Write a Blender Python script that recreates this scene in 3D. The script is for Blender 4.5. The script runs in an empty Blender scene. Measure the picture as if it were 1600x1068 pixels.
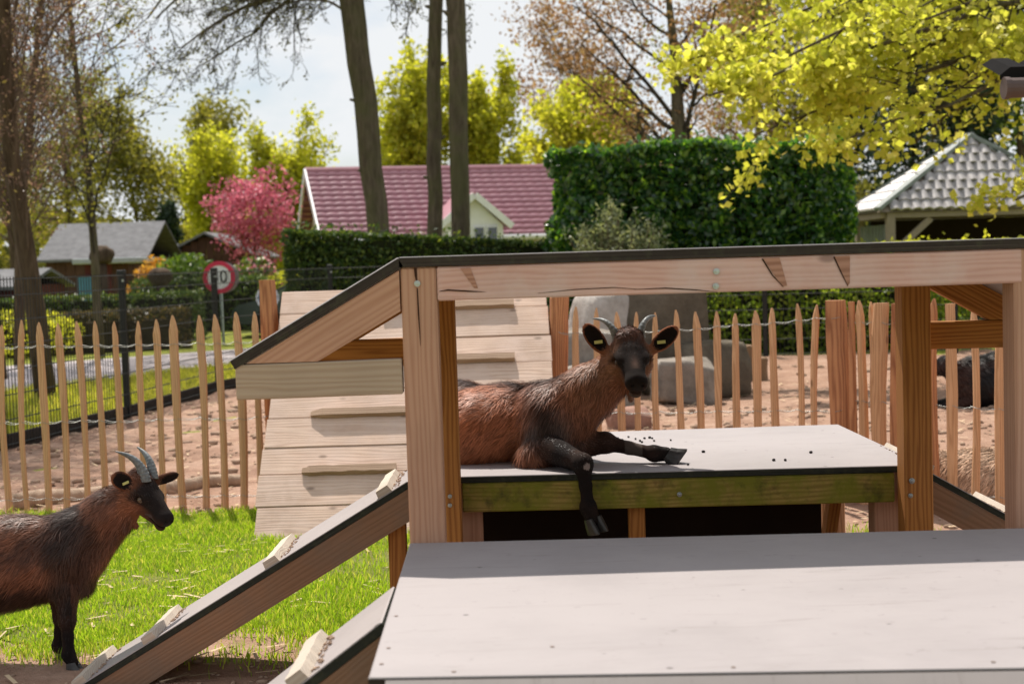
import bpy, math, random
import numpy as np
from mathutils import Vector, Matrix, Euler

# ------------------------------------------------------------------ camera, sky, sun, exposure
S = bpy.context.scene
COL = S.collection
F_PX, EYE = 2222.0, 1.4
PITCH, ROLL = math.atan((534 - 408) / F_PX), 0.031
_f = np.array([0, math.cos(PITCH), -math.sin(PITCH)])
_u0 = np.array([0, math.sin(PITCH), math.cos(PITCH)])
_r0 = np.array([1.0, 0, 0])
_r = _r0 * math.cos(ROLL) - _u0 * math.sin(ROLL)
_u = _u0 * math.cos(ROLL) + _r0 * math.sin(ROLL)
cam_d = bpy.data.cameras.new('camera')
cam = bpy.data.objects.new('camera', cam_d)
COL.objects.link(cam)
cam.matrix_world = Matrix(((_r[0], _u[0], -_f[0], 0), (_r[1], _u[1], -_f[1], 0), (_r[2], _u[2], -_f[2], EYE), (0, 0, 0, 1)))
cam_d.sensor_width = 36.0
cam_d.lens = F_PX / 1600 * 36
cam_d.clip_end = 3000
cam_d.clip_start = 0.05
cam_d.dof.use_dof = True
cam_d.dof.focus_distance = 4.85
cam_d.dof.aperture_fstop = 4.6
S.camera = cam
S.view_settings.view_transform = 'Standard'
S.view_settings.look = 'None'
S.view_settings.gamma = 1
S.view_settings.exposure = 0.34
S.view_settings.use_curve_mapping = False
S.render.filter_size = 1.15
S.cycles.max_bounces = 8
S.cycles.transparent_max_bounces = 8
S.cycles.caustics_reflective = False
S.cycles.caustics_refractive = False

SUN = Vector((-0.17, 0.577, 1.0)).normalized()      # towards the sun
SUN_EL = math.asin(SUN.z)
SUN_AZ = math.atan2(SUN.x, SUN.y)
world = bpy.data.worlds.new('World')
S.world = world
world.use_nodes = True
wn, wl = world.node_tree.nodes, world.node_tree.links
wn.clear()
w_out = wn.new('ShaderNodeOutputWorld')
w_bg = wn.new('ShaderNodeBackground')
w_bg.inputs['Strength'].default_value = 0.088
w_sky = wn.new('ShaderNodeTexSky')
w_sky.sky_type = 'NISHITA'
w_sky.sun_disc = False
w_sky.sun_elevation = SUN_EL
w_sky.sun_rotation = SUN_AZ
w_sky.air_density = 1.0
w_sky.dust_density = 1.5
w_sky.ozone_density = 1.0
w_tc = wn.new('ShaderNodeTexCoord')
w_mp = wn.new('ShaderNodeMapping')
w_mp.inputs['Scale'].default_value = (1.6, 1.6, 4.5)
w_no = wn.new('ShaderNodeTexNoise')
w_no.inputs['Scale'].default_value = 2.2
w_no.inputs['Detail'].default_value = 7
w_no.inputs['Roughness'].default_value = 0.58
w_cr = wn.new('ShaderNodeValToRGB')
w_cr.color_ramp.elements[0].position = 0.32
w_cr.color_ramp.elements[1].position = 0.54
w_mx = wn.new('ShaderNodeMix')
w_mx.data_type = 'RGBA'
w_mx.inputs[7].default_value = (7.9, 8.1, 8.3, 1)
wl.new(w_tc.outputs['Generated'], w_mp.inputs['Vector'])
wl.new(w_mp.outputs['Vector'], w_no.inputs['Vector'])
wl.new(w_no.outputs['Fac'], w_cr.inputs['Fac'])
wl.new(w_cr.outputs['Color'], w_mx.inputs[0])
wl.new(w_sky.outputs['Color'], w_mx.inputs[6])
wl.new(w_mx.outputs[2], w_bg.inputs['Color'])
wl.new(w_bg.outputs['Background'], w_out.inputs['Surface'])

sun_d = bpy.data.lights.new('sun', 'SUN')
sun_d.energy = 4.9
sun_d.angle = math.radians(0.55)
sun_d.color = (1.0, 0.93, 0.84)
sun = bpy.data.objects.new('sun', sun_d)
COL.objects.link(sun)
sun.rotation_euler = SUN.to_track_quat('Z', 'Y').to_euler()
sun.location = (-3, 10, 20)

# ------------------------------------------------------------------ layout helpers
def PX(x, y, d):
    v = _f + _r * ((x - 800) / F_PX) + _u * ((534 - y) / F_PX)
    return Vector(np.array([0, 0, EYE]) + v * (d / v[1]))
def PZ(x, y, z=0.0):
    v = _f + _r * ((x - 800) / F_PX) + _u * ((534 - y) / F_PX)
    return Vector(np.array([0, 0, EYE]) + v * ((z - EYE) / v[2]))

_W = {}
def wmat(o):
    m = o.matrix_basis.copy()
    return (wmat(o.parent) @ o.matrix_parent_inverse @ m) if o.parent else m
def par(o, p):
    if p is not None:
        w = wmat(p)
        o.parent = p
        o.matrix_parent_inverse = w.inverted()
    return o
def tag(o, label=None, cat=None, group=None, kind=None):
    if label: o['label'] = label
    if cat: o['category'] = cat
    if group: o['group'] = group
    if kind: o['kind'] = kind
    return o
def empty(name, loc=(0, 0, 0), label=None, cat=None, group=None):
    o = bpy.data.objects.new(name, None)
    o.empty_display_size = 0.1
    COL.objects.link(o)
    o.location = loc
    return tag(o, label, cat, group)

def fast_mesh(name, V, Q=None, T=None, smooth=False):
    V = np.asarray(V, dtype=np.float32).reshape(-1, 3)
    me = bpy.data.meshes.new(name)
    nq = 0 if Q is None else len(Q)
    nt = 0 if T is None else len(T)
    me.vertices.add(len(V))
    me.vertices.foreach_set('co', V.ravel())
    loops = []
    if nq: loops.append(np.asarray(Q, dtype=np.int32).ravel())
    if nt: loops.append(np.asarray(T, dtype=np.int32).ravel())
    loops = np.concatenate(loops)
    me.loops.add(len(loops))
    me.loops.foreach_set('vertex_index', loops)
    st = np.concatenate([np.arange(nq) * 4, nq * 4 + np.arange(nt) * 3]).astype(np.int32)
    me.polygons.add(nq + nt)
    me.polygons.foreach_set('loop_start', st)
    me.polygons.foreach_set('loop_total', np.concatenate([np.full(nq, 4), np.full(nt, 3)]).astype(np.int32))
    if smooth:
        me.polygons.foreach_set('use_smooth', np.ones(nq + nt, dtype=bool))
    me.update(calc_edges=True)
    me.validate()
    return me
def obj(name, me, m=None, parent=None, mw=None):
    o = bpy.data.objects.new(name, me)
    COL.objects.link(o)
    if m is not None and len(me.materials) == 0:
        me.materials.append(m)
    if mw is not None:
        o.matrix_basis = mw
    return par(o, parent)
def vcol(me, C):
    a = me.color_attributes.new('Col', 'FLOAT_COLOR', 'POINT')
    C = np.asarray(C, dtype=np.float32)
    a.data.foreach_set('color', np.concatenate([C, np.ones((len(C), 1), np.float32)], 1).ravel())

class MB:
    """collects polygons for one mesh"""
    def __init__(s): s.v = []; s.f = []
    def add(s, vs, fs):
        n = len(s.v); s.v += [tuple(v) for v in vs]; s.f += [tuple(i + n for i in f) for f in fs]; return s
    def box(s, a, b, bv=0.0):
        x0, y0, z0 = a; x1, y1, z1 = b
        if bv <= 0:
            vs = [(x0,y0,z0),(x1,y0,z0),(x1,y1,z0),(x0,y1,z0),(x0,y0,z1),(x1,y0,z1),(x1,y1,z1),(x0,y1,z1)]
            return s.add(vs, [(0,3,2,1),(4,5,6,7),(0,1,5,4),(1,2,6,5),(2,3,7,6),(3,0,4,7)])
        vs = []; idx = {}
        for i, X in enumerate((x0, x1)):
            for j, Y in enumerate((y0, y1)):
                for k, Z in enumerate((z0, z1)):
                    sx, sy, sz = (bv if i == 0 else -bv), (bv if j == 0 else -bv), (bv if k == 0 else -bv)
                    idx[i,j,k] = len(vs)
                    vs += [(X, Y+sy, Z+sz), (X+sx, Y, Z+sz), (X+sx, Y+sy, Z)]
        g = lambda i, j, k, a: idx[i,j,k] + a
        fs = []
        for i in (0, 1):
            q = [g(i,0,0,0), g(i,1,0,0), g(i,1,1,0), g(i,0,1,0)]; fs.append(q if i else q[::-1])
            q = [g(0,i,0,1), g(1,i,0,1), g(1,i,1,1), g(0,i,1,1)]; fs.append(q[::-1] if i else q)
            q = [g(0,0,i,2), g(1,0,i,2), g(1,1,i,2), g(0,1,i,2)]; fs.append(q if i else q[::-1])
        for i in (0, 1):
            for j in (0, 1):
                fs.append([g(i,j,0,0), g(i,j,1,0), g(i,j,1,1), g(i,j,0,1)])
                fs.append([g(i,0,j,0), g(i,1,j,0), g(i,1,j,2), g(i,0,j,2)])
                fs.append([g(0,i,j,1), g(1,i,j,1), g(1,i,j,2), g(0,i,j,2)])
        for i in (0, 1):
            for j in (0, 1):
                for k in (0, 1):
                    fs.append([g(i,j,k,0), g(i,j,k,1), g(i,j,k,2)])
        return s.add(vs, fs)
    def prism(s, poly, y0, y1):
        """polygon in x,z extruded along y"""
        n = len(poly)
        vs = [(x, y0, z) for x, z in poly] + [(x, y1, z) for x, z in poly]
        fs = [tuple(range(n)), tuple(range(2*n-1, n-1, -1))] + [(i, i+n, (i+1) % n + n, (i+1) % n) for i in range(n)]
        return s.add(vs, fs)
    def slab(s, poly, z0, z1):
        n = len(poly)
        vs = [(x, y, z0) for x, y in poly] + [(x, y, z1) for x, y in poly]
        return s.add(vs, [tuple(range(n))[::-1], tuple(range(n, 2*n))] + [(i, (i+1) % n, (i+1) % n + n, i+n) for i in range(n)])
    def tube(s, pts, rad, n=8, caps=True, ell=None):
        pts = [Vector(p) for p in pts]
        rings = []
        ref = Vector((0.13, 0.31, 0.94))
        for i, p in enumerate(pts):
            d = (pts[min(i+1, len(pts)-1)] - pts[max(i-1, 0)])
            d = d.normalized() if d.length > 1e-9 else Vector((0, 0, 1))
            if abs(d.dot(ref)) > 0.95: ref = Vector((0.9, 0.2, 0.1))
            a = d.cross(ref).normalized(); b = d.cross(a).normalized()
            r = rad[i] if hasattr(rad, '__len__') else rad
            e = ell if ell else 1.0
            rings.append([p + (a*math.cos(t) + b*math.sin(t)*e)*r for t in [2*math.pi*k/n for k in range(n)]])
        vs = [v for rg in rings for v in rg]
        fs = []
        for i in range(len(rings)-1):
            for k in range(n):
                fs.append((i*n+k, i*n+(k+1) % n, (i+1)*n+(k+1) % n, (i+1)*n+k))
        if caps:
            fs.append(tuple(range(n))); fs.append(tuple(range(len(vs)-n, len(vs)))[::-1])
        return s.add(vs, fs)
    def build(s, name, m, parent=None, smooth=False, fix=True, mw=None):
        me = bpy.data.meshes.new(name)
        me.from_pydata(s.v, [], s.f)
        if smooth:
            me.polygons.foreach_set('use_smooth', [True]*len(me.polygons))
        if fix:
            import bmesh
            bm = bmesh.new(); bm.from_mesh(me)
            bmesh.ops.recalc_face_normals(bm, faces=bm.faces)
            bm.to_mesh(me); bm.free()
        me.update()
        return obj(name, me, m, parent, mw)

def axis_matrix(p, x, up=(0, 0, 1)):
    x = Vector(x).normalized()
    up = Vector(up)
    if abs(x.dot(up)) > 0.98: up = Vector((0, -1, 0))
    y = up.cross(x).normalized(); z = x.cross(y)
    return Matrix(((x.x, y.x, z.x, p[0]), (x.y, y.y, z.y, p[1]), (x.z, y.z, z.z, p[2]), (0, 0, 0, 1)))
def beam(name, p0, p1, w, h, m, parent=None, up=(0, 0, 1), bv=0.004, rough=0.0015, seed=0):
    """timber from p0 to p1 (centre line); w across, h along up. local X runs with the grain"""
    p0, p1 = Vector(p0), Vector(p1)
    L = (p1 - p0).length
    b = MB().box((0, -w/2, -h/2), (L, w/2, h/2), bv)
    return b.build(name, m, parent, mw=axis_matrix(p0, p1 - p0, up))
def rot_ball(rng):
    v = rng.normal(size=3); return v / np.linalg.norm(v)

# value noise in numpy
def vnoise(P, seed=0):
    P = np.asarray(P, dtype=np.float64)
    i = np.floor(P).astype(np.int64); f = P - i
    f = f*f*(3 - 2*f)
    def h(a, b, c):
        n = (a*374761393 + b*668265263 + c*2147483647 + seed*144665) & 0xFFFFFFFF
        n = ((n ^ (n >> 13)) * 1274126177) & 0xFFFFFFFF
        return ((n ^ (n >> 16)) & 0xFFFF) / 65535.0
    r = 0
    for dx in (0, 1):
        for dy in (0, 1):
            for dz in (0, 1):
                w = (f[..., 0] if dx else 1 - f[..., 0]) * (f[..., 1] if dy else 1 - f[..., 1]) * (f[..., 2] if dz else 1 - f[..., 2])
                r = r + w * h(i[..., 0]+dx, i[..., 1]+dy, i[..., 2]+dz)
    return r
def fbm(P, o=4, seed=0):
    P = np.asarray(P, dtype=np.float64); r = 0; a = 0.5; t = 0
    for k in range(o):
        r = r + a*vnoise(P*(2**k), seed+k); t += a; a *= 0.5
    return r / t

# ------------------------------------------------------------------ materials
class NT:
    def __init__(s, name):
        s.m = bpy.data.materials.new(name); s.m.use_nodes = True
        s.n = s.m.node_tree.nodes; s.l = s.m.node_tree.links; s.n.clear()
        s.out = s.n.new('ShaderNodeOutputMaterial')
    def node(s, t, **kw):
        n = s.n.new(t)
        for k, v in kw.items():
            if k in n.inputs: n.inputs[k].default_value = v
            else: setattr(n, k, v)
        return n
    def link(s, a, b): s.l.new(a, b)
    def bsdf(s, rough=0.7, spec=0.3, metal=0.0):
        b = s.node('ShaderNodeBsdfPrincipled')
        b.inputs['Roughness'].default_value = rough
        b.inputs['Specular IOR Level'].default_value = spec
        b.inputs['Metallic'].default_value = metal
        s.link(b.outputs[0], s.out.inputs['Surface'])
        return b
    def coords(s, scale, kind='Object', rnd=True):
        tc = s.node('ShaderNodeTexCoord')
        mp = s.node('ShaderNodeMapping'); mp.inputs['Scale'].default_value = scale
        src = tc.outputs[kind]
        if rnd:
            oi = s.node('ShaderNodeObjectInfo')
            ml = s.node('ShaderNodeMath', operation='MULTIPLY'); ml.inputs[1].default_value = 37.0
            s.link(oi.outputs['Random'], ml.inputs[0])
            ad = s.node('ShaderNodeVectorMath', operation='ADD')
            s.link(src, ad.inputs[0]); s.link(ml.outputs[0], ad.inputs[1])
            src = ad.outputs[0]
        s.link(src, mp.inputs['Vector'])
        return mp.outputs['Vector']
    def noise(s, vec, scale=1.0, detail=4, rough=0.55, dist=0.0):
        n = s.node('ShaderNodeTexNoise'); n.inputs['Scale'].default_value = scale
        n.inputs['Detail'].default_value = detail; n.inputs['Roughness'].default_value = rough
        n.inputs['Distortion'].default_value = dist
        s.link(vec, n.inputs['Vector']); return n.outputs['Fac']
    def ramp(s, fac, stops):
        r = s.node('ShaderNodeValToRGB'); e = r.color_ramp.elements
        while len(e) < len(stops): e.new(0.5)
        for k, (p, c) in enumerate(stops):
            e[k].position = p
            c = (c, c, c) if not hasattr(c, '__len__') else c
            e[k].color = (*c[:3], 1)
        s.link(fac, r.inputs['Fac']); return r.outputs['Color']
    def mix(s, fac, a, b, mode='MIX'):
        m = s.node('ShaderNodeMix', data_type='RGBA', blend_type=mode)
        for k, v in ((0, fac), (6, a), (7, b)):
            if hasattr(v, 'is_linked') or hasattr(v, 'links'): s.link(v, m.inputs[k])
            elif hasattr(v, '__len__'): m.inputs[k].default_value = (*v[:3], 1)
            else: m.inputs[k].default_value = v
        return m.outputs[2]
    def bump(s, h, b, strength=0.3, dist=0.01):
        n = s.node('ShaderNodeBump'); n.inputs['Strength'].default_value = strength; n.inputs['Distance'].default_value = dist
        s.link(h, n.inputs['Height']); s.link(n.outputs['Normal'], b.inputs['Normal'])

def plain(name, c, rough=0.6, spec=0.3, metal=0.0, var=0.12, scale=9, bump=0.0):
    t = NT(name); b = t.bsdf(rough, spec, metal)
    v = t.coords((1, 1, 1))
    f = t.noise(v, scale, 5, 0.6)
    t.link(t.ramp(f, [(0.25, [k*(1-var) for k in c]), (0.75, [min(1, k*(1+var)) for k in c])]), b.inputs['Base Color'])
    if bump: t.bump(f, b, bump, 0.01)
    return t.m

def wood(name, light, dark, knots=True, moss=0.0, ring=34.0, dirt=0.4, rough=0.75, grey=None):
    t = NT(name); b = t.bsdf(rough, 0.2)
    v = t.coords((1.0, 1, 1))
    mp = t.node('ShaderNodeMapping'); mp.inputs['Scale'].default_value = (0.9, 9, 9); t.link(v, mp.inputs['Vector'])
    warp = t.noise(mp.outputs[0], 1.0, 3, 0.5, 0.4)
    mp2 = t.node('ShaderNodeMapping'); mp2.inputs['Scale'].default_value = (0.10, ring, ring); t.link(v, mp2.inputs['Vector'])
    add = t.node('ShaderNodeVectorMath', operation='MULTIPLY_ADD'); add.inputs[1].default_value = (1, 1, 1)
    t.link(warp, add.inputs[0]); add.inputs[1].default_value = (1.6, 1.6, 1.6); t.link(mp2.outputs[0], add.inputs[2])
    wv = t.node('ShaderNodeTexWave', wave_type='RINGS', rings_direction='X'); wv.inputs['Scale'].default_value = 0.9
    wv.inputs['Distortion'].default_value = 2.2; wv.inputs['Detail'].default_value = 2.5; wv.inputs['Detail Scale'].default_value = 1.2
    t.link(add.outputs[0], wv.inputs['Vector'])
    mp3 = t.node('ShaderNodeMapping'); mp3.inputs['Scale'].default_value = (5, 160, 160); t.link(v, mp3.inputs['Vector'])
    fine = t.noise(mp3.outputs[0], 1.0, 3, 0.6)
    g = t.node('ShaderNodeMath', operation='MULTIPLY_ADD'); g.inputs[1].default_value = 0.55
    t.link(wv.outputs['Fac'], g.inputs[0]); 
    g2 = t.node('ShaderNodeMath', operation='MULTIPLY'); g2.inputs[1].default_value = 0.45; t.link(fine, g2.inputs[0]); t.link(g2.outputs[0], g.inputs[2])
    c = t.ramp(g.outputs[0], [(0.12, dark), (0.5, [0.35*d+0.65*l for l, d in zip(light, dark)]), (0.9, light)])
    big = t.noise(v, 2.3, 4, 0.6)
    c = t.mix(dirt, c, t.ramp(big, [(0.3, 0.55), (0.7, 1.0)]), 'MULTIPLY')
    if grey:
        gf = t.noise(v, 5.0, 4, 0.65)
        c = t.mix(t.ramp(gf, [(0.42, 0.0), (0.68, 0.75)]), c, grey)
    if knots:
        mp4 = t.node('ShaderNodeMapping'); mp4.inputs['Scale'].default_value = (4.0, 9, 9); t.link(v, mp4.inputs['Vector'])
        vo = t.node('ShaderNodeTexVoronoi'); vo.inputs['Scale'].default_value = 0.8; vo.inputs['Randomness'].default_value = 1.0
        t.link(mp4.outputs[0], vo.inputs['Vector'])
        c = t.mix(t.ramp(vo.outputs['Distance'], [(0.045, 0.7), (0.10, 0.0)]), c, [k*0.35 for k in dark])
    if moss:
        mf = t.noise(v, 7.0, 5, 0.7)
        c = t.mix(t.ramp(mf, [(0.50-0.22*moss, 0.0), (0.72-0.15*moss, 0.95)]), c, (0.17, 0.18, 0.018))
        df = t.noise(v, 11.0, 4, 0.7)
        c = t.mix(t.ramp(df, [(0.52, 0.0), (0.75, 0.8)]), c, (0.03, 0.028, 0.015))
    t.link(c, b.inputs['Base Color'])
    t.bump(g.outputs[0], b, 0.25, 0.004)
    return t.m

def plywood(name, base, stain, amount=0.5):
    t = NT(name); b = t.bsdf(0.62, 0.3)
    v = t.coords((1, 1, 1))
    a = t.noise(v, 1.6, 6, 0.65, 0.3)
    c = t.ramp(a, [(0.28, [k*0.84 for k in base]), (0.55, base), (0.8, [min(1, k*1.06) for k in base])])
    mp = t.node('ShaderNodeMapping'); mp.inputs['Scale'].default_value = (2.5, 26, 10); t.link(v, mp.inputs['Vector'])
    s1 = t.noise(mp.outputs[0], 1.3, 6, 0.7, 1.2)
    c = t.mix(t.ramp(s1, [(0.56, 0.0), (0.78, amount)]), c, stain)
    s2 = t.noise(v, 24, 4, 0.75)
    c = t.mix(t.ramp(s2, [(0.62, 0.0), (0.80, amount*0.8)]), c, [k*0.6 for k in stain])
    vo = t.node('ShaderNodeTexVoronoi'); vo.inputs['Scale'].default_value = 9
    t.link(v, vo.inputs['Vector'])
    c = t.mix(t.ramp(vo.outputs['Distance'], [(0.035, 0.75), (0.075, 0.0)]), c, [k*0.35 for k in stain])
    t.link(c, b.inputs['Base Color'])
    t.bump(s2, b, 0.12, 0.003)
    return t.m

def ply_edge(name, base=(0.045, 0.034, 0.027)):
    t = NT(name); b = t.bsdf(0.8, 0.2)
    v = t.coords((1, 1, 1), rnd=False)
    mp = t.node('ShaderNodeMapping'); mp.inputs['Scale'].default_value = (2.0, 2.0, 330); t.link(v, mp.inputs['Vector'])
    n = t.noise(mp.outputs[0], 1.0, 3, 0.6)
    n2 = t.noise(v, 30, 4, 0.7)
    c = t.ramp(n, [(0.3, [k*0.5 for k in base]), (0.62, base), (0.8, [k*2.0 for k in base])])
    c = t.mix(t.ramp(n2, [(0.5, 0.0), (0.8, 0.6)]), c, (0.07, 0.075, 0.04))
    t.link(c, b.inputs['Base Color']); t.bump(n, b, 0.5, 0.004)
    return t.m

def leaf_mat(name, c1, c2, c3=None, trans=0.5, rough=0.45, spec=0.35, tmul=(1.15, 1.1, 0.6)):
    t = NT(name)
    g = t.node('ShaderNodeNewGeometry')
    stops = [(0.0, c1), (1.0, c2)] if c3 is None else [(0.0, c1), (0.7, c2), (1.0, c3)]
    c = t.ramp(g.outputs['Random Per Island'], stops)
    b = t.node('ShaderNodeBsdfPrincipled'); b.inputs['Roughness'].default_value = rough
    b.inputs['Specular IOR Level'].default_value = spec
    t.link(c, b.inputs['Base Color'])
    tr = t.node('ShaderNodeBsdfTranslucent')
    t.link(t.mix(1.0, c, tmul, 'MULTIPLY'), tr.inputs['Color'])
    mx = t.node('ShaderNodeMixShader'); mx.inputs[0].default_value = trans
    t.link(b.outputs[0], mx.inputs[1]); t.link(tr.outputs[0], mx.inputs[2])
    t.link(mx.outputs[0], t.out.inputs['Surface'])
    return t.m

def bark(name, c1, c2, moss=None):
    t = NT(name); b = t.bsdf(0.9, 0.1)
    v = t.coords((1, 1, 1), 'Object')
    mp = t.node('ShaderNodeMapping'); mp.inputs['Scale'].default_value = (14, 14, 2.5); t.link(v, mp.inputs['Vector'])
    n = t.noise(mp.outputs[0], 1.0, 6, 0.65, 0.5)
    c = t.ramp(n, [(0.3, c1), (0.7, c2)])
    if moss:
        n2 = t.noise(v, 1.6, 5, 0.7)
        c = t.mix(t.ramp(n2, [(0.42, 0.0), (0.65, 0.7)]), c, moss)
    t.link(c, b.inputs['Base Color']); t.bump(n, b, 0.8, 0.03)
    return t.m

M = {}
M['fresh'] = wood('douglas_timber', (0.52, 0.30, 0.20), (0.41, 0.212, 0.134))
M['beam'] = wood('weathered_timber', (0.66, 0.41, 0.345), (0.55, 0.315, 0.255), grey=(0.57, 0.43, 0.39))
M['sill'] = wood('pale_timber', (0.49, 0.375, 0.275), (0.39, 0.28, 0.195), knots=False)
M['treated'] = wood('treated_timber', (0.50, 0.225, 0.062), (0.27, 0.10, 0.026))
M['mossy'] = wood('mossy_timber', (0.44, 0.31, 0.10), (0.22, 0.13, 0.04), moss=0.9)
M['side'] = wood('ramp_side_timber', (0.30, 0.175, 0.105), (0.23, 0.13, 0.075), grey=(0.20, 0.14, 0.10))
M['cleat'] = wood('cleat_timber', (0.58, 0.515, 0.435), (0.47, 0.39, 0.31), knots=False)
M['plank'] = wood('ramp_plank', (0.74, 0.555, 0.435), (0.55, 0.375, 0.28), grey=(0.62, 0.475, 0.395), ring=26, dirt=0.65)
M['plankcleat'] = wood('rough_batten', (0.46, 0.32, 0.22), (0.27, 0.17, 0.11))
M['picket'] = wood('chestnut_picket', (0.74, 0.435, 0.245), (0.50, 0.26, 0.13), ring=42, dirt=0.35)
M['splitpost'] = wood('split_chestnut', (0.62, 0.29, 0.14), (0.32, 0.125, 0.06), ring=24, dirt=0.55)
M['ply'] = plywood('grey_plywood', (0.322, 0.292, 0.291), (0.185, 0.16, 0.15), 0.65)
M['ply_dirty'] = plywood('worn_plywood', (0.34, 0.30, 0.29), (0.17, 0.14, 0.12), 0.6)
M['plyedge'] = ply_edge('plywood_edge')
M['plyedge_green'] = ply_edge('plywood_edge_algae', (0.032, 0.036, 0.028))
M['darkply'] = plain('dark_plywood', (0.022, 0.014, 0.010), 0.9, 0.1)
M['zinc'] = plain('zinc_screw', (0.42, 0.44, 0.43), 0.35, 0.5, 0.9)
M['blackmetal'] = plain('black_powder_coat', (0.012, 0.013, 0.013), 0.45, 0.4)
M['wire'] = plain('galvanised_wire', (0.36, 0.37, 0.35), 0.45, 0.4, 0.6)
M['bark_dark'] = bark('bark_oak', (0.055, 0.042, 0.030), (0.16, 0.13, 0.092), (0.095, 0.098, 0.042))
M['bark_brown'] = bark('bark_brown', (0.045, 0.030, 0.020), (0.13, 0.092, 0.062))
M['twig'] = plain('twig_brown', (0.12, 0.082, 0.06), 0.9, 0.1, var=0.35, scale=3)
M['twig_dark'] = plain('twig_dark', (0.05, 0.042, 0.032), 0.9, 0.1, var=0.35, scale=3)

# ------------------------------------------------------------------ ground, yard, lawn, road
def ground_mat(name, stops, scale=3.0, bump=0.4, extra=None):
    t = NT(name); b = t.bsdf(0.95, 0.1)
    v = t.coords((1, 1, 1), rnd=False)
    n = t.noise(v, scale, 8, 0.7, 0.2)
    c = t.ramp(n, stops)
    n2 = t.noise(v, scale*9, 5, 0.7)
    c = t.mix(0.6, c, t.ramp(n2, [(0.3, 0.6), (0.7, 1.0)]), 'MULTIPLY')
    if extra:
        n3 = t.noise(v, extra[0], 5, 0.6)
        c = t.mix(t.ramp(n3, [(extra[1], 0.0), (extra[2], 1.0)]), c, extra[3])
    t.link(c, b.inputs['Base Color']); t.bump(n2, b, bump, 0.03)
    return t.m
M['turf'] = ground_mat('turf', [(0.3, (0.17, 0.20, 0.03)), (0.7, (0.34, 0.36, 0.06))], 1.3)
M['sand'] = ground_mat('sandy_soil', [(0.3, (0.25, 0.145, 0.10)), (0.5, (0.39, 0.245, 0.175)), (0.72, (0.48, 0.33, 0.25))], 2.2, 0.8)
M['lawnsoil'] = ground_mat('lawn_soil', [(0.3, (0.12, 0.14, 0.03)), (0.55, (0.17, 0.18, 0.045)), (0.8, (0.30, 0.23, 0.14))], 2.0, 0.6)
M['road'] = ground_mat('road_surface', [(0.3, (0.48, 0.43, 0.43)), (0.7, (0.55, 0.50, 0.50))], 0.6, 0.1)
M['clod'] = plain('soil_clod', (0.36, 0.25, 0.18), 0.95, 0.1, var=0.3, scale=6)

g = MB().add([(-900, -60, -0.012), (900, -60, -0.012), (900, 1800, -0.012), (-900, 1800, -0.012)], [(0, 1, 2, 3)])
tag(g.build('ground', M['turf'], fix=False), kind='structure')

FENCE_LINE = [(-4.75, 8.0), (-4.12, 11.38), (-3.706, 13.59), (-3.40, 16.37), (-2.45, 19.4)]
def fence_x(y):
    ys = [p[1] for p in FENCE_LINE]; xs = [p[0] for p in FENCE_LINE]
    return np.interp(y, ys, xs)
def yard_height(P):
    h = 0.05*(fbm(np.c_[P*0.9, np.zeros(len(P))], 3, 5) - 0.5) + 0.05*(fbm(np.c_[P*5, np.zeros(len(P))], 3, 9) - 0.5)
    near = np.clip((P[:, 1] - 5.0) / 3.0, 0.25, 1)
    return 0.012 + h*near
def grid_mesh(name, x0f, x1f, y0, y1, nx, ny, hf):
    ys = np.linspace(y0, y1, ny)
    P = []
    for y in ys:
        xs = np.linspace(x0f(y), x1f(y), nx); P.append(np.c_[xs, np.full(nx, y)])
    P = np.concatenate(P)
    V = np.c_[P, hf(P)]
    i = np.arange((ny-1)*nx).reshape(ny-1, nx)[:, :-1].ravel()
    return fast_mesh(name, V, Q=np.c_[i, i+1, i+nx+1, i+nx], smooth=True)
me = grid_mesh('sand_yard', lambda y: fence_x(y), lambda y: 9.0, 1.2, 19.2, 190, 260, yard_height)
tag(obj('sand_yard', me, M['sand']), kind='structure')
def lawn_h(P):
    return yard_height(P) + 0.004
def lawn_y0(x):
    return 5.03 + 0.14*np.clip((x+1.45)/0.25, 0, 1) + 0.12*np.sin(x*2.3) + 0.15*np.sin(x*5.1+1)
rngL = np.random.default_rng(4)
# soil under the lawn: follows the yard, a little above it
xs = np.linspace(-4.2, -0.15, 70)
ny = 50
P = np.array([(x, lawn_y0(x) + 0.28 + (7.67 - lawn_y0(x))*j/(ny-1)) for j in range(ny) for x in xs])
i = np.arange((ny-1)*70).reshape(ny-1, 70)[:, :-1].ravel()
me = fast_mesh('lawn', np.c_[P, lawn_h(P)], Q=np.c_[i, i+1, i+71, i+70], smooth=True)
tag(obj('lawn', me, M['lawnsoil']), kind='structure')

near = [(-12, 2), (-8.5, 12), (-6.25, 17.4), (-4.13, 21.3), (-1.5, 24.6), (3, 27.5), (12, 30), (60, 36)]
far = [(-17, 4), (-11.5, 15.5), (-7.98, 22.3), (-4.85, 25.1), (-1.8, 28.2), (3, 31), (12, 34), (60, 40.5)]
rb = MB()
n = len(near)
rb.add([(x, y, 0.004) for x, y in near] + [(x, y, 0.004) for x, y in far], [(k, k+1, n+k+1, n+k) for k in range(n-1)])
tag(rb.build('road', M['road'], fix=False), kind='structure')

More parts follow.
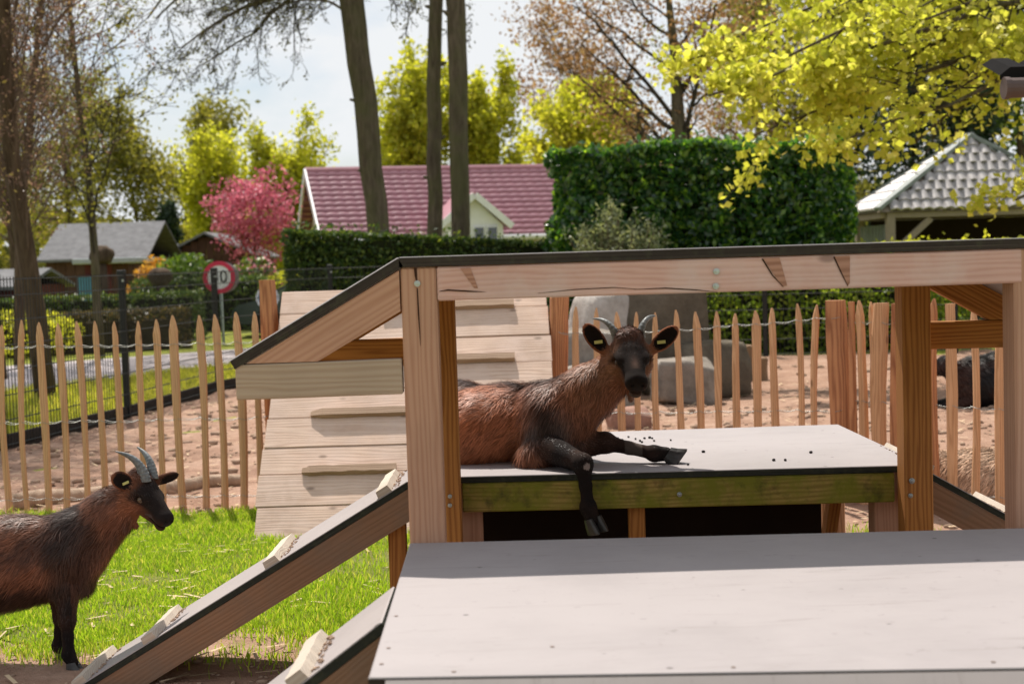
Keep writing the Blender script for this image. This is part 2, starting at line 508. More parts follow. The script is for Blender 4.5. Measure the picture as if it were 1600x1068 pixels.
# blades of grass
def blades(pts, z, hgt, wid, rng, lean=0.5):
    n = len(pts)
    a = rng.uniform(0, 2*np.pi, n); b = rng.uniform(0, 2*np.pi, n)
    w = np.c_[np.cos(a), np.sin(a), np.zeros(n)] * (wid*rng.uniform(0.6, 1.3, n))[:, None] / 2
    ld = np.c_[np.cos(b), np.sin(b), np.zeros(n)] * (hgt*lean*rng.uniform(0.2, 1.2, n))[:, None]
    base = np.c_[pts, z]
    mid = base + ld*0.3 + np.c_[np.zeros((n, 2)), hgt*0.6]
    tip = base + ld + np.c_[np.zeros((n, 2)), hgt*0.95]
    V = np.stack([base-w, base+w, mid+w*0.7, mid-w*0.7, tip], 1).reshape(-1, 3)
    k = np.arange(n)[:, None]*5
    return V, (k + np.array([[0, 1, 2, 3]])), (k + np.array([[3, 2, 4]]))
M['grass'] = leaf_mat('grass_blade', (0.20, 0.36, 0.025), (0.37, 0.53, 0.05), (0.62, 0.57, 0.20), trans=0.58, spec=0.3, tmul=(1.2, 1.15, 0.5))
M['verge'] = leaf_mat('verge_blade', (0.38, 0.42, 0.05), (0.56, 0.54, 0.09), (0.66, 0.60, 0.20), trans=0.5, tmul=(1.1, 1.05, 0.5))
rng = np.random.default_rng(11)
N = 165000
pts = np.c_[rng.uniform(-4.1, -0.1, N), rng.uniform(4.7, 8.25, N)]
den = fbm(np.c_[pts*2.2, np.zeros(N)], 3, 3)
edge = np.clip((pts[:, 1] - lawn_y0(pts[:, 0]))/0.28, -0.3, 1)
edge2 = np.clip((8.25 - pts[:, 1])/0.3, 0.15, 1)
bare = np.clip(np.minimum(edge, edge2)*1.15 - np.clip((0.46-den)*4.5, 0, 0.9) + 0.02, 0.0, 1)
# a worn, thin patch beside the ramp foot
worn = np.exp(-(((pts[:, 0]+0.65)/0.5)**2 + ((pts[:, 1]-6.6)/0.5)**2))
keep = rng.uniform(size=N) < bare*(1-0.72*worn)
keep &= ~((pts[:, 0] > -1.35) & (pts[:, 1] > 7.25))
pts = pts[keep]
hg = (0.014 + 0.034*fbm(np.c_[pts*3, np.zeros(len(pts))], 2, 8)) * rng.uniform(0.6, 1.4, len(pts))
tall = np.clip((pts[:, 1]-7.3)/0.7, 0, 1)
hg *= (1 + 0.9*tall*rng.uniform(0, 1, len(pts)))
V, Q, T = blades(pts, lawn_h(pts)-0.004, hg, 0.0052, rng, 0.6)
tag(obj('grass', fast_mesh('grass', V, Q, T), M['grass']), 'bright green lawn grass beside the plywood ramp', 'grass', kind='stuff')
# sparse tufts right of the table and along the sand
tp = []
for cx, cy, n in ((1.62, 6.6, 420), (1.8, 6.9, 350), (-1.0, 5.0, 160), (-0.72, 4.98, 180), (-1.2, 5.1, 90), (-0.55, 5.15, 120), (1.3, 7.1, 120)):
    tp.append(rng.normal((cx, cy), (0.12, 0.09), (n, 2)))
tp = np.concatenate(tp)
V, Q, T = blades(tp, yard_height(tp)-0.003, rng.uniform(0.02, 0.06, len(tp)), 0.005, rng, 0.7)
tag(obj('grass_tufts', fast_mesh('grass_tufts', V, Q, T), M['grass']), 'thin grass tufts on the bare sand', 'grass', kind='stuff')
# verge grass behind the mesh fence
N = 42000
pts = np.c_[rng.uniform(-9, -2.2, N), rng.uniform(9, 22, N)]
fx = fence_x(pts[:, 1]); nx_ = np.interp(pts[:, 1], [p[1] for p in near], [p[0] for p in near])
pts = pts[(pts[:, 0] < fx-0.03) & (pts[:, 0] > nx_+0.1)]
V, Q, T = blades(pts, np.full(len(pts), -0.014), rng.uniform(0.05, 0.13, len(pts)), 0.018, rng, 0.7)
tag(obj('verge_grass', fast_mesh('verge_grass', V, Q, T), M['verge']), 'mown grass verge between mesh fence and road', 'grass', kind='stuff')

# clods and stones lying in the yard
def lumps(centres, sizes, rng, squash=0.6):
    ico = []
    t = (1+5**0.5)/2
    base = np.array([(-1,t,0),(1,t,0),(-1,-t,0),(1,-t,0),(0,-1,t),(0,1,t),(0,-1,-t),(0,1,-t),(t,0,-1),(t,0,1),(-t,0,-1),(-t,0,1)])/math.hypot(1, t)
    fc = np.array([(0,11,5),(0,5,1),(0,1,7),(0,7,10),(0,10,11),(1,5,9),(5,11,4),(11,10,2),(10,7,6),(7,1,8),(3,9,4),(3,4,2),(3,2,6),(3,6,8),(3,8,9),(4,9,5),(2,4,11),(6,2,10),(8,6,7),(9,8,1)])
    n = len(centres)
    V = base[None]*rng.uniform(0.6, 1.25, (n, 12, 1))*np.asarray(sizes)[:, None, None]
    V[:, :, 2] *= squash
    V[:, :, 0] *= rng.uniform(0.8, 1.6, (n, 1))
    V = V + np.asarray(centres)[:, None, :]
    return V.reshape(-1, 3), (np.arange(n)[:, None, None]*12 + fc[None]).reshape(-1, 3)
N = 9000
pts = np.c_[rng.uniform(-4.2, 6, N), 4.6 + 13*rng.uniform(0, 1, N)**1.4]
ok = (pts[:, 0] > fence_x(pts[:, 1])+0.05) & ~((pts[:, 1] > lawn_y0(pts[:, 0])+0.25) & (pts[:, 1] < 7.9) & (pts[:, 0] < -0.1))
pts = pts[ok & (fbm(np.c_[pts*1.2, np.zeros(N)], 2, 21) > 0.42)]
sz = 0.007 + 0.03*rng.uniform(0, 1, len(pts))**4 * np.clip((pts[:, 1]-4)/4, 0.3, 1.4)
V, T = lumps(np.c_[pts, yard_height(pts)+sz*0.2], sz, rng)
tag(obj('soil_clods', fast_mesh('soil_clods', V, T=T), M['clod']), 'crumbs of dry soil scattered over the sandy yard', 'soil', kind='stuff')
# wood chips and straw
N = 2600
pts = np.c_[rng.uniform(-4, 5.5, N), rng.uniform(4.7, 15, N)]
pts = pts[(pts[:, 0] > fence_x(pts[:, 1])+0.1)]
n = len(pts); a = rng.uniform(0, np.pi, n); L = rng.uniform(0.015, 0.07, n); w = rng.uniform(0.002, 0.008, n)
dx = np.c_[np.cos(a), np.sin(a), rng.uniform(-0.15, 0.15, n)]*L[:, None]; dy = np.c_[-np.sin(a), np.cos(a), np.zeros(n)]*w[:, None]
c = np.c_[pts, yard_height(pts)+0.017]
V = np.stack([c-dx-dy, c+dx-dy, c+dx+dy, c-dx+dy], 1).reshape(-1, 3)
M['straw'] = plain('straw_bits', (0.56, 0.43, 0.28), 0.9, 0.1, var=0.3, scale=2)
tag(obj('straw_bits', fast_mesh('straw_bits', V, Q=np.arange(len(V)).reshape(-1, 4)), M['straw']), 'straw and wood chips strewn over the sandy yard', 'straw', kind='stuff')

# ------------------------------------------------------------------ climbing frame
def screw(p, n, parent, r=0.0082):
    """washer-head screw lying on a face, n = outward direction"""
    n = Vector(n).normalized(); p = Vector(p)
    b = MB().tube([p - n*0.002, p + n*0.003, p + n*0.0035], [r, r, r*0.85], 12)
    b.tube([p + n*0.003, p + n*0.0065, p + n*0.007], [r*0.55, r*0.5, r*0.3], 6)
    return b.build('screw', M['zinc'], parent)
def sheet(name, poly, z, th, top, edge, parent, mw=None):
    """plywood sheet: top and underside in one material, edges in another, corners eased"""
    n = len(poly)
    c = np.mean(np.array(poly), 0)
    inner = [tuple(np.array(p) + (c-np.array(p))/np.linalg.norm(c-np.array(p))*0.0035) for p in poly]
    v = [(x, y, z-th) for x, y in poly] + [(x, y, z-0.0025) for x, y in poly] + [(x, y, z) for x, y in inner]
    f = [tuple(range(n))[::-1]] + [(i, (i+1) % n, (i+1) % n+n, i+n) for i in range(n)] + [(i+n, (i+1) % n+n, (i+1) % n+2*n, i+2*n) for i in range(n)] + [tuple(range(2*n, 3*n))]
    me = bpy.data.meshes.new(name); me.from_pydata(v, [], f)
    me.materials.append(top); me.materials.append(edge)
    for k, p in enumerate(me.polygons): p.material_index = 1 if 0 < k <= n else 0
    me.update()
    return obj(name, me, None, parent, mw)

M['darkscrew'] = plain('rusty_screw', (0.16, 0.12, 0.10), 0.6, 0.4, 0.4)
# low platform in front of the camera
LP = empty('low_platform', (-0.28, 3.1, 0), 'wide low plywood platform in the foreground, its back strip in shadow', 'platform')
ZP = 0.67
sheet('plywood_top', [(-0.285, 3.70), (-0.274, 2.49), (2.6, 2.335), (2.6, 3.605)], ZP, 0.02, M['ply'], M['plyedge'], LP)
for a, b in (((-0.225, 3.63), (-0.20, 2.56)), ((2.55, 3.55), (2.55, 2.42)), ((1.15, 3.6), (1.15, 2.5))):
    beam('joist', (*a, ZP-0.069), (*b, ZP-0.069), 0.045, 0.095, M['side'], LP)
beam('rim_board', (-0.255, 3.66, ZP-0.069), (2.57, 3.57, ZP-0.069), 0.045, 0.095, M['side'], LP)
beam('rim_board', (-0.225, 2.535, ZP-0.069), (2.57, 2.385, ZP-0.069), 0.045, 0.095, M['side'], LP)
for x, y in ((-0.19, 3.60), (-0.155, 2.61), (2.48, 3.50), (2.48, 2.46)):
    beam('leg', (x, y, 0.0), (x, y, ZP-0.021), 0.07, 0.07, M['treated'], LP)
for px, py in ((596, 1037), (607, 1012), (619, 962), (709, 1049), (1146, 1042), (1552, 1034), (863, 1010)):
    p = PZ(px, py, ZP)
    MB().tube([(p.x, p.y, ZP-0.001), (p.x, p.y, ZP+0.0012)], 0.0042, 10).build('screw', M['darkscrew'], LP)
# ramp that drops from the front edge
FR = empty('front_ramp', (1.1, 1.9, 0), 'plywood ramp falling away from the front edge of the low platform', 'ramp')
edir = Vector((2.85, -0.155, 0)).normalized()
run = Vector((edir.y, -edir.x, -1.0)).normalized()
p0 = Vector((1.175, 2.4125, ZP-0.003)) + Vector((edir.y, -edir.x, 0))*0.005
mw = axis_matrix(p0, run, edir.cross(run) if edir.cross(run).z > 0 else run.cross(edir))
sheet('plywood_top', [(0, -1.42), (0.92, -1.42), (0.92, 1.42), (0, 1.42)], 0.0, 0.018, M['ply_dirty'], M['plyedge'], FR, mw)
for s in (-1.3, 0, 1.3):
    b = MB().box((0.08, s-0.022, -0.115), (0.86, s+0.022, -0.019), 0.003); b.build('side_board', M['side'], FR, mw=mw)

# high platform with sloping wings
HP = empty('high_platform', (0.5, 4.2, 0), 'high timber goat platform with dark plywood top and sloping wings', 'platform')
ZD = 1.42; TH = 0.027
YF, YB = 3.70, 4.79
deck = sheet('plywood_top', [(-0.287, YF-0.004), (1.372, YF-0.004), (1.372, YB), (-0.287, YB)], ZD, TH, M['ply'], M['plyedge'], HP)
zb = ZD-TH
def post(x, y, h=zb, m='fresh', z0=0.0, w=0.093):
    return beam('post', (x, y, z0), (x, y, h-0.001), w, w, M[m], HP, bv=0.005)
pf = post(-0.238, YF+0.0475); pfr = post(1.357, YF+0.0475)
pbl = post(-0.232, 4.703, m='treated'); pbr = post(1.312, 4.645, m='treated')
fb = beam('front_beam', (-0.190, YF+0.022, zb-0.046), (1.332, YF+0.022, zb-0.046), 0.047, 0.088, M['beam'], HP)
beam('back_beam', (-0.185, YB-0.030, zb-0.046), (1.262, YB-0.030, zb-0.046), 0.045, 0.088, M['treated'], HP)
for x in (-0.262, 1.29):
    beam('side_beam', (x+0.02, YF+0.098, zb-0.046), (x+0.02, 4.59 if x > 0 else 4.65, zb-0.046), 0.045, 0.088, M['treated'], HP)
for px, py in ((652, 443), (1119, 424), (1118, 447)):
    p = PX(px, py, YF); screw((p.x, YF-0.0035 if px > 700 else YF, p.z), (0, -1, 0), HP)
# split in the post and cracks in the beam (thin dark wedges let into the wood)
M['crack'] = plain('crack_dark', (0.045, 0.022, 0.014), 0.9, 0.05)
M['knotwood'] = wood('branch_knot', (0.44, 0.235, 0.165), (0.27, 0.13, 0.085), knots=False, ring=30)
def streak(name, pts, w, y, m, parent):
    """flat narrow mark on a front face, following pixels of its outline"""
    P = [PX(a, b, y) for a, b in pts]
    b = MB()
    L, R = [], []
    for k, p in enumerate(P):
        d = (P[min(k+1, len(P)-1)]-P[max(k-1, 0)]); nrm = Vector((-d.z, 0, d.x)).normalized()
        ww = w[k] if hasattr(w, '__len__') else w
        L.append((p.x+nrm.x*ww, y, p.z+nrm.z*ww)); R.append((p.x-nrm.x*ww, y, p.z-nrm.z*ww))
    n = len(P)
    b.add(L+R, [(k, k+1, n+k+1, n+k) for k in range(n-1)])
    return b.build(name, m, parent, fix=False)
streak('crack', [(649, 418), (650, 432), (651, 438)], [0.004, 0.003, 0.002], YF-0.0012, M['crack'], pf)
streak('crack', [(652, 450), (654, 490), (656, 520), (657, 540)], [0.0016, 0.002, 0.0012, 0.0004], YF-0.0012, M['crack'], pf)
streak('crack', [(686, 455), (700, 453), (735, 455), (760, 456)], [0.0006, 0.0022, 0.0018, 0.0003], YF-0.0026, M['crack'], fb)
streak('crack', [(990, 452), (1040, 450), (1090, 453), (1120, 456)], [0.0004, 0.0016, 0.0013, 0.0004], YF-0.0026, M['crack'], fb)
streak('crack', [(840, 458), (900, 452), (960, 449), (1000, 452)], [0.0004, 0.0011, 0.0010, 0.0004], YF-0.0026, M['crack'], fb)
def knot(poly, parent):
    P = [PX(a, b, YF-0.0030) for a, b in poly]
    MB().add([(p.x, YF-0.0030, p.z) for p in P], [tuple(range(len(P)))]).build('knot', M['knotwood'], parent, fix=False)
knot([(1192, 403), (1218, 402), (1230, 446), (1222, 448)], fb)
knot([(1304, 400), (1328, 399), (1328, 442), (1324, 447)], fb)
knot([(719, 419), (735, 418), (747, 450), (741, 450)], fb)
streak('crack', [(1191, 404), (1207, 430), (1224, 448)], [0.002, 0.0016, 0.0006], YF-0.0040, M['crack'], fb)
streak('crack', [(1303, 401), (1314, 425), (1325, 447)], [0.002, 0.0016, 0.0006], YF-0.0040, M['crack'], fb)
# wings
for s, x0 in ((-1, -0.287), (1, 1.372)):
    wl_, drop = 0.437, 0.248
    run = Vector((s*wl_, 0, -drop)); L = run.length
    up = Vector((s*drop, 0, wl_)).normalized()
    p0 = Vector((x0 + s*0.003, YF-0.004, ZD-0.001))
    mw = axis_matrix(p0, run, up)
    y1 = (YB-YF+0.004)
    pol = [(0, 0), (L+0.012, 0), (L+0.012, y1), (0, y1)]
    if mw.to_3x3().col[1].y < 0: pol = [(a, -b) for a, b in pol][::-1]
    sheet('wing_top', pol, 0, TH, M['ply'], M['plyedge'], HP, mw)
    tz = TH/math.cos(math.atan2(drop, wl_))
    for yc, mm, xi in ((YF+0.0225, 'fresh', 0.001), (YB-0.0225, 'treated', 0.001)):
        xa = x0+s*xi if yc < 4 else x0 + s*(xi+0.005)
        zt = ZD-tz-0.004
        zl = 1.154
        sl = drop/wl_
        xe = xa + s*(zt-zl)/sl*0.995
        hb = 0.092/math.cos(math.atan2(drop, wl_))
        xe2 = xa + s*(zt-hb-zl)/sl
        poly = [(xa, zt), (xe, zl+0.001), (xe2, zl+0.001), (xa, zt-hb)]
        # local frame with x along the slope so that the grain runs down the rafter
        mwr = axis_matrix(Vector((xa, yc, zt)), run, up)
        inv = mwr.inverted()
        b = MB(); 
        vs = [inv @ Vector((x, y, z)) for y in (yc-0.022, yc+0.022) for x, z in poly]
        b.add(vs, [(0, 1, 2, 3), (7, 6, 5, 4), (0, 4, 5, 1), (1, 5, 6, 2), (2, 6, 7, 3), (3, 7, 4, 0)])
        b.build('rafter', M[mm], HP, mw=mwr)
        beam('wing_sill', (x0+s*0.437, yc, 1.106), (x0+s*0.002, yc, 1.106+0.003), 0.046, 0.092, M['sill' if yc < 4 else 'treated'], HP, bv=0.003)

# middle platform (the table the goat lies on)
TP = empty('middle_platform', (0.5, 5.3, 0), 'square plywood platform with mossy green front board, carrying the lying goat', 'platform')
ZT = 0.682
sheet('plywood_top', [(-0.36, 4.765), (1.362, 4.70), (1.345, 5.88), (-0.36, 5.87)], ZT, 0.022, M['ply'], M['plyedge_green'], TP)
gb = beam('front_board', (-0.183, 4.786, ZT-0.074), (1.262, 4.728, ZT-0.074), 0.045, 0.098, M['mossy'], TP)
beam('rear_board', (-0.34, 5.83, ZT-0.074), (1.325, 5.84, ZT-0.074), 0.045, 0.098, M['treated'], TP)
for x in (-0.335, 1.322):
    beam('side_board', (x, 4.83, ZT-0.074), (x, 5.80, ZT-0.074), 0.045, 0.098, M['treated'], TP)
beam('leg', (0.408, 4.835, 0), (0.408, 4.835, ZT-0.023), 0.055, 0.055, M['treated'], TP)
for x, y in ((-0.165, 4.90), (1.27, 5.70), (-0.27, 5.76), (1.265, 4.86)):
    beam('leg', (x, y, 0), (x, y, ZT-0.023), 0.09, 0.09, M['picket' if y > 5 else 'fresh'], TP)
beam('brace', (1.14, 5.30, 0.15), (1.22, 5.30, ZT-0.03), 0.045, 0.07, M['treated'], TP)
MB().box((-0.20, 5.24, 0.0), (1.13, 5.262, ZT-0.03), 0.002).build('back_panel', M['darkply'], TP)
p = PX(1061, 771, 4.74); screw((p.x, 4.728, p.z), (0, -1, 0), TP)
p = PX(1425, 751, 4.595); screw((p.x, 4.598, p.z), (0, -1, 0), HP, 0.0095)
p = PX(1423, 774, 4.595); screw((p.x, 4.598, p.z), (0, -1, 0), HP, 0.0075)
for py in (775, 789):
    p = PX(703, py, 4.655); screw((p.x, 4.656, p.z), (0, -1, 0), HP, 0.007)

# ramps with cleats
def cleat_ramp(name, label, ptop, pbot, width, cleats, group=None, mside='side', back=1):
    """ptop/pbot: near top edge points; the sheet runs back from there by width"""
    ptop, pbot = Vector(ptop), Vector(pbot)
    run = pbot-ptop; L = run.length
    root = empty(name, ((ptop.x+pbot.x)/2, ptop.y+width/2, 0), label, 'ramp', group)
    s = 1 if run.x > 0 else -1
    up = Vector((-run.z*s, 0, abs(run.x))).normalized()
    mw = axis_matrix(ptop, run, up)
    sy = 1 if mw.to_3x3().col[1].y > 0 else -1
    pol = [(0, 0), (L, 0), (L, sy*width), (0, sy*width)]
    if sy < 0: pol = pol[::-1]
    sheet('plywood_top', pol, 0, 0.022, M['ply_dirty'], M['plyedge_green'], root, mw)
    for yy in (0.024, width-0.024):
        a, b = sy*(yy-0.022), sy*(yy+0.022)
        # foot of the board cut level with the ground
        ca = abs(run.z)/abs(run.x)
        x1 = L
        poly = [(0.0, -0.0235), (x1, -0.0235), (x1-0.105/ca if pbot.z < 0.05 else x1, -0.118), (0.0, -0.118)]
        bb = MB().prism(poly, a, b)
        bb.build('side_board', M[mside], root, mw=mw)
    rr = random.Random(len(label))
    for x in cleats:
        h = 0.025
        cm = MB()
        n = 10
        vs = []
        for k in range(n+1):
            y = sy*(0.004 + (width-0.01)*k/n)
            j1, j2 = rr.uniform(-0.003, 0.003), rr.uniform(-0.003, 0.003)
            w = 0.026
            vs += [(x-w+j1, y, 0.0005), (x-w+j1+0.004, y, h), (x+w+j2-0.004, y, h+rr.uniform(-0.001, 0.001)), (x+w+j2, y, 0.0005)]
        fs = []
        for k in range(n):
            for q in range(4):
                fs.append((k*4+q, k*4+(q+1) % 4, (k+1)*4+(q+1) % 4, (k+1)*4+q))
        fs += [(0, 1, 2, 3), tuple(range(4*n, 4*n+4))[::-1]]
        c = cm.add(vs, fs).build('cleat', M['cleat'], root, mw=mw)
        # dirt trapped above the cleat
        N = 40
        rg = np.random.default_rng(int(x*1000)+7)
        cc = np.c_[x-0.026-rg.uniform(0, 0.03, N)**1.0, sy*rg.uniform(0.02, width-0.03, N), np.full(N, 0.003)]
        V, T = lumps(cc, rg.uniform(0.002, 0.0055, N), rg)
        d = obj('trapped_dirt', fast_mesh('trapped_dirt', V, T=T), M['clod'], root, mw); d['kind'] = 'stuff'
    return root, mw
r1, r1m = cleat_ramp('plywood_ramp', 'long plywood ramp with cleats rising from the lawn to the middle platform, left', (-0.362, 4.70, 0.681), (-1.53, 4.70, 0.0), 0.40, [0.09, 0.535, 1.02, 1.30])
beam('leg', (-0.41, 4.80, 0), (-0.41, 4.80, 0.53), 0.06, 0.06, M['treated'], r1)
r2, r2m = cleat_ramp('plywood_ramp', 'short plywood ramp with one pale cleat beside the low platform', (-0.288, 2.90, ZP-0.004), (-1.20, 2.90, 0.0), 0.325, [0.215, 0.62, 0.98])
r3, r3m = cleat_ramp('plywood_ramp', 'plywood ramp falling to the right beyond the far platform post', (1.368, 4.77, 0.664), (2.50, 4.77, 0.0), 0.48, [0.02, 0.40, 0.8])

# plank ramp at the back, filling the gap in the fence
BR = empty('plank_ramp', (-0.57, 7.8, 0), 'steep ramp of pale horizontal planks with short battens, behind the platforms', 'ramp')
A0, A1 = Vector((-1.352, 7.19, 0.015)), Vector((-1.352, 8.42, 1.262))
rdir = (A1-A0).normalized(); RL = (A1-A0).length
rnorm = Vector((0, -rdir.z, rdir.y))
XR0, XR1 = -1.352, 0.215
# joint rows measured from the foot, as fractions of the slope
rows = [0.0, 0.119, 0.237, 0.338, 0.452, 0.561, 0.655, 0.768, 0.895, 1.0]
rr = random.Random(3)
fr = axis_matrix(A0, (1, 0, 0), rnorm)     # local x right, z out of the ramp, y up the slope
if fr.to_3x3().col[1].dot(rdir) < 0:
    fr = fr @ Matrix.Diagonal((1, -1, 1, 1))
Wd = XR1-XR0
for k in range(len(rows)-1):
    y0, y1 = rows[k]*RL + 0.002, rows[k+1]*RL - 0.002
    lift = rr.uniform(0.0, 0.006)
    o = MB().box((rr.uniform(-0.012, 0.012), y0, -0.022+lift), (Wd+rr.uniform(-0.012, 0.012), y1, lift), 0.003)
    tilt = Matrix.Rotation(rr.uniform(-0.003, 0.003), 4, 'Z')
    o.build('plank', M['plank'], BR, mw=fr @ tilt)
for k, (fy, xa, xb) in enumerate(((0.902, 0.60, 1.37), (0.668, 0.62, 1.365), (0.46, 0.24, 1.02), (0.24, 0.22, 0.72))):
    n = 12; vs = []; h = 0.038; w = 0.024
    y = fy*RL
    for q in range(n+1):
        x = xa+(xb-xa)*q/n
        if k < 2: x = xa+(xb-xa)*q/n
        j = [rr.uniform(-0.003, 0.003) for _ in range(4)]
        tp = 0.6 if (q == 0 and k > 1) else 1.0
        vs += [(x, y-w*tp+j[0], 0.0065), (x, y-w*tp*0.9+j[1], h*tp), (x, y+w*tp*0.9+j[2], h*tp), (x, y+w*tp+j[3], 0.0065)]
    fs = [(a*4+q, a*4+(q+1) % 4, (a+1)*4+(q+1) % 4, (a+1)*4+q) for a in range(n) for q in range(4)] + [(0, 1, 2, 3), tuple(range(4*n, 4*n+4))]
    MB().add(vs, fs).build('batten', M['plankcleat'], BR, mw=fr)
for x in (0.06, Wd/2, Wd-0.06):
    MB().box((x-0.03, 0.03, -0.115), (x+0.03, RL-0.03, -0.024), 0.003).build('stringer', M['treated'], BR, mw=fr)
for x in (XR0+0.06, XR1-0.06):
    beam('leg', (x, 8.42, 0), (x, 8.42, 1.10), 0.08, 0.08, M['splitpost'], BR)

# ------------------------------------------------------------------ picket fences
def picket(p, w, d, h, lean, rr, name='picket', pointed=True, m='picket', yaw=0.0):
    """cleft stake; local X runs up the grain"""
    n = 9
    k = 7
    ph = rr.uniform(0, 6)
    vs = []
    bx, by = rr.uniform(-0.022, 0.022), rr.uniform(-0.012, 0.012)
    ang = [2*math.pi*q/k + rr.uniform(-0.25, 0.25) for q in range(k)]
    rad = [rr.uniform(0.82, 1.1) for _ in range(k)]
    tipl = 0.085 if pointed else 0.0
    zs = [0, 0.2, 0.4, 0.6, 0.8, 0.9]
    zs = [z*(h-tipl) for z in zs] + [h-tipl]
    sc = [1.0 + 0.09*math.sin(ph+z*5) + rr.uniform(-0.03, 0.03) for z in zs]
    if pointed:
        zs += [h-tipl*0.35, h]; sc += [0.62, 0.22]
    else:
        zs += [h]; sc += [0.97]; zs[-2] = h-0.02
    for z, s in zip(zs, sc):
        ox = bx*math.sin(z*3.1/h) + lean*z + rr.uniform(-0.0015, 0.0015); oy = by*math.sin(z*4/h+ph)
        for a, r in zip(ang, rad):
            vs.append((z, (oy + math.sin(a)*r*d/2*s), (ox + math.cos(a)*r*w/2*s)))
    N = len(zs)
    fs = [(i*k+q, i*k+(q+1) % k, (i+1)*k+(q+1) % k, (i+1)*k+q) for i in range(N-1) for q in range(k)]
    fs += [tuple(range(k)), tuple(range((N-1)*k, N*k))[::-1]]
    # local (z, y, x) -> world: column 0 = up, column 1 = depth, column 2 = along fence
    c, s_ = math.cos(yaw), math.sin(yaw)
    mw = Matrix(((0, -s_, c, p[0]), (0, c, s_, p[1]), (1, 0, 0, p[2]), (0, 0, 0, 1)))
    b = MB().add(vs, fs)
    return b, mw, m, name
def put(pk, parent):
    b, mw, m, name = pk
    return b.build(name, M[m], parent, mw=mw)
def wire_line(pts, parent, amp=0.0035):
    b = MB()
    for ph in (0, math.pi):
        P = []
        for a, c in zip(pts[:-1], pts[1:]):
            a, c = Vector(a), Vector(c)
            for q in range(6):
                t = q/6
                sag = -0.012*math.sin(math.pi*t)
                w = math.pi*t + ph
                P.append(a.lerp(c, t) + Vector((0, 0.026*math.cos(w*1.0), sag + amp*math.sin(w))))
        P.append(Vector(pts[-1]))
        b.tube(P, 0.0014, 4)
    return b.build('wire', M['wire'], parent, smooth=True)
rr = random.Random(8)
PF1 = empty('picket_fence', (-2.4, 8.25, 0), 'row of pale cleft chestnut pickets across the left, behind the standing goat', 'fence')
def yl(x): return 8.29 - 0.063*(x+2.925)
tops = []
for px, pt in ((-60, 508), (-28, 505), (4, 505), (33, 502), (66, 501), (96, 504), (129, 503), (158, 503), (188, 502), (220, 500), (250, 499), (281, 496), (317, 495), (347, 493), (377, 487), (405, 486)):
    q = PX(px, 640, 8.26); x = q.x; y = yl(x)
    zt = PX(px, pt, y).z
    put(picket((x, y, -0.02), rr.uniform(0.034, 0.048), rr.uniform(0.026, 0.036), zt+0.02+rr.uniform(-0.015, 0.015), rr.uniform(-0.014, 0.014), rr), PF1)
    tops.append(Vector((x, y, 0)))
post_l = PX(426, 640, 8.34)
put(picket((post_l.x, 8.34, -0.05), 0.098, 0.09, PX(426, 437, 8.34).z+0.05, 0.0, rr, 'fence_post', False, 'splitpost'), PF1)
tops.append(Vector((post_l.x-0.02, 8.30, 0)))
wire_line([t + Vector((0, 0, 1.0 - 0.02*k/len(tops)+rr.uniform(-0.006, 0.006))) for k, t in enumerate(tops)], PF1)
wire_line([t + Vector((0, 0, 0.55+rr.uniform(-0.006, 0.006))) for t in tops], PF1)
wire_line([t + Vector((0, 0, 0.10+rr.uniform(-0.006, 0.006))) for t in tops], PF1)

PF2 = empty('picket_fence', (1.0, 8.0, 0), 'row of pointed pickets behind the lying goat and the middle platform', 'fence')
tops = []
q = PX(874, 600, 8.2)
put(picket((q.x, 8.2, -0.05), 0.105, 0.095, 1.25, 0.01, rr, 'fence_post', False, 'splitpost'), PF2)
tops.append(Vector((q.x, 8.16, 0)))
for px, pt in ((903, 482), (936, 481), (967, 486), (996, 484), (1029, 486), (1061, 486), (1091, 486), (1121, 486), (1151, 488), (1181, 482), (1211, 481), (1244, 474), (1275, 476)):
    y = 8.14 - 0.00055*(px-880)
    q = PX(px, 570, y); zt = PX(px, pt, y).z
    put(picket((q.x, y, -0.02), rr.uniform(0.036, 0.050), rr.uniform(0.026, 0.036), zt+0.02+rr.uniform(-0.012, 0.012), rr.uniform(-0.010, 0.014), rr), PF2)
    tops.append(Vector((q.x, y, 0)))
q = PX(1311, 570, 7.88)
put(picket((q.x, 7.88, -0.05), 0.135, 0.10, PX(1311, 469, 7.88).z+0.05, -0.01, rr, 'fence_post', False, 'splitpost'), PF2)
tops.append(Vector((q.x, 7.83, 0)))
zu = [0.985 + 0.055*max(0, k-6)/8 for k in range(len(tops))]
wire_line([t + Vector((0, 0, z+rr.uniform(-0.005, 0.005))) for t, z in zip(tops, zu)], PF2)
wire_line([t + Vector((0, 0, 0.52+rr.uniform(-0.006, 0.006))) for t in tops], PF2)
wire_line([t + Vector((0, 0, 0.10)) for t in tops], PF2)

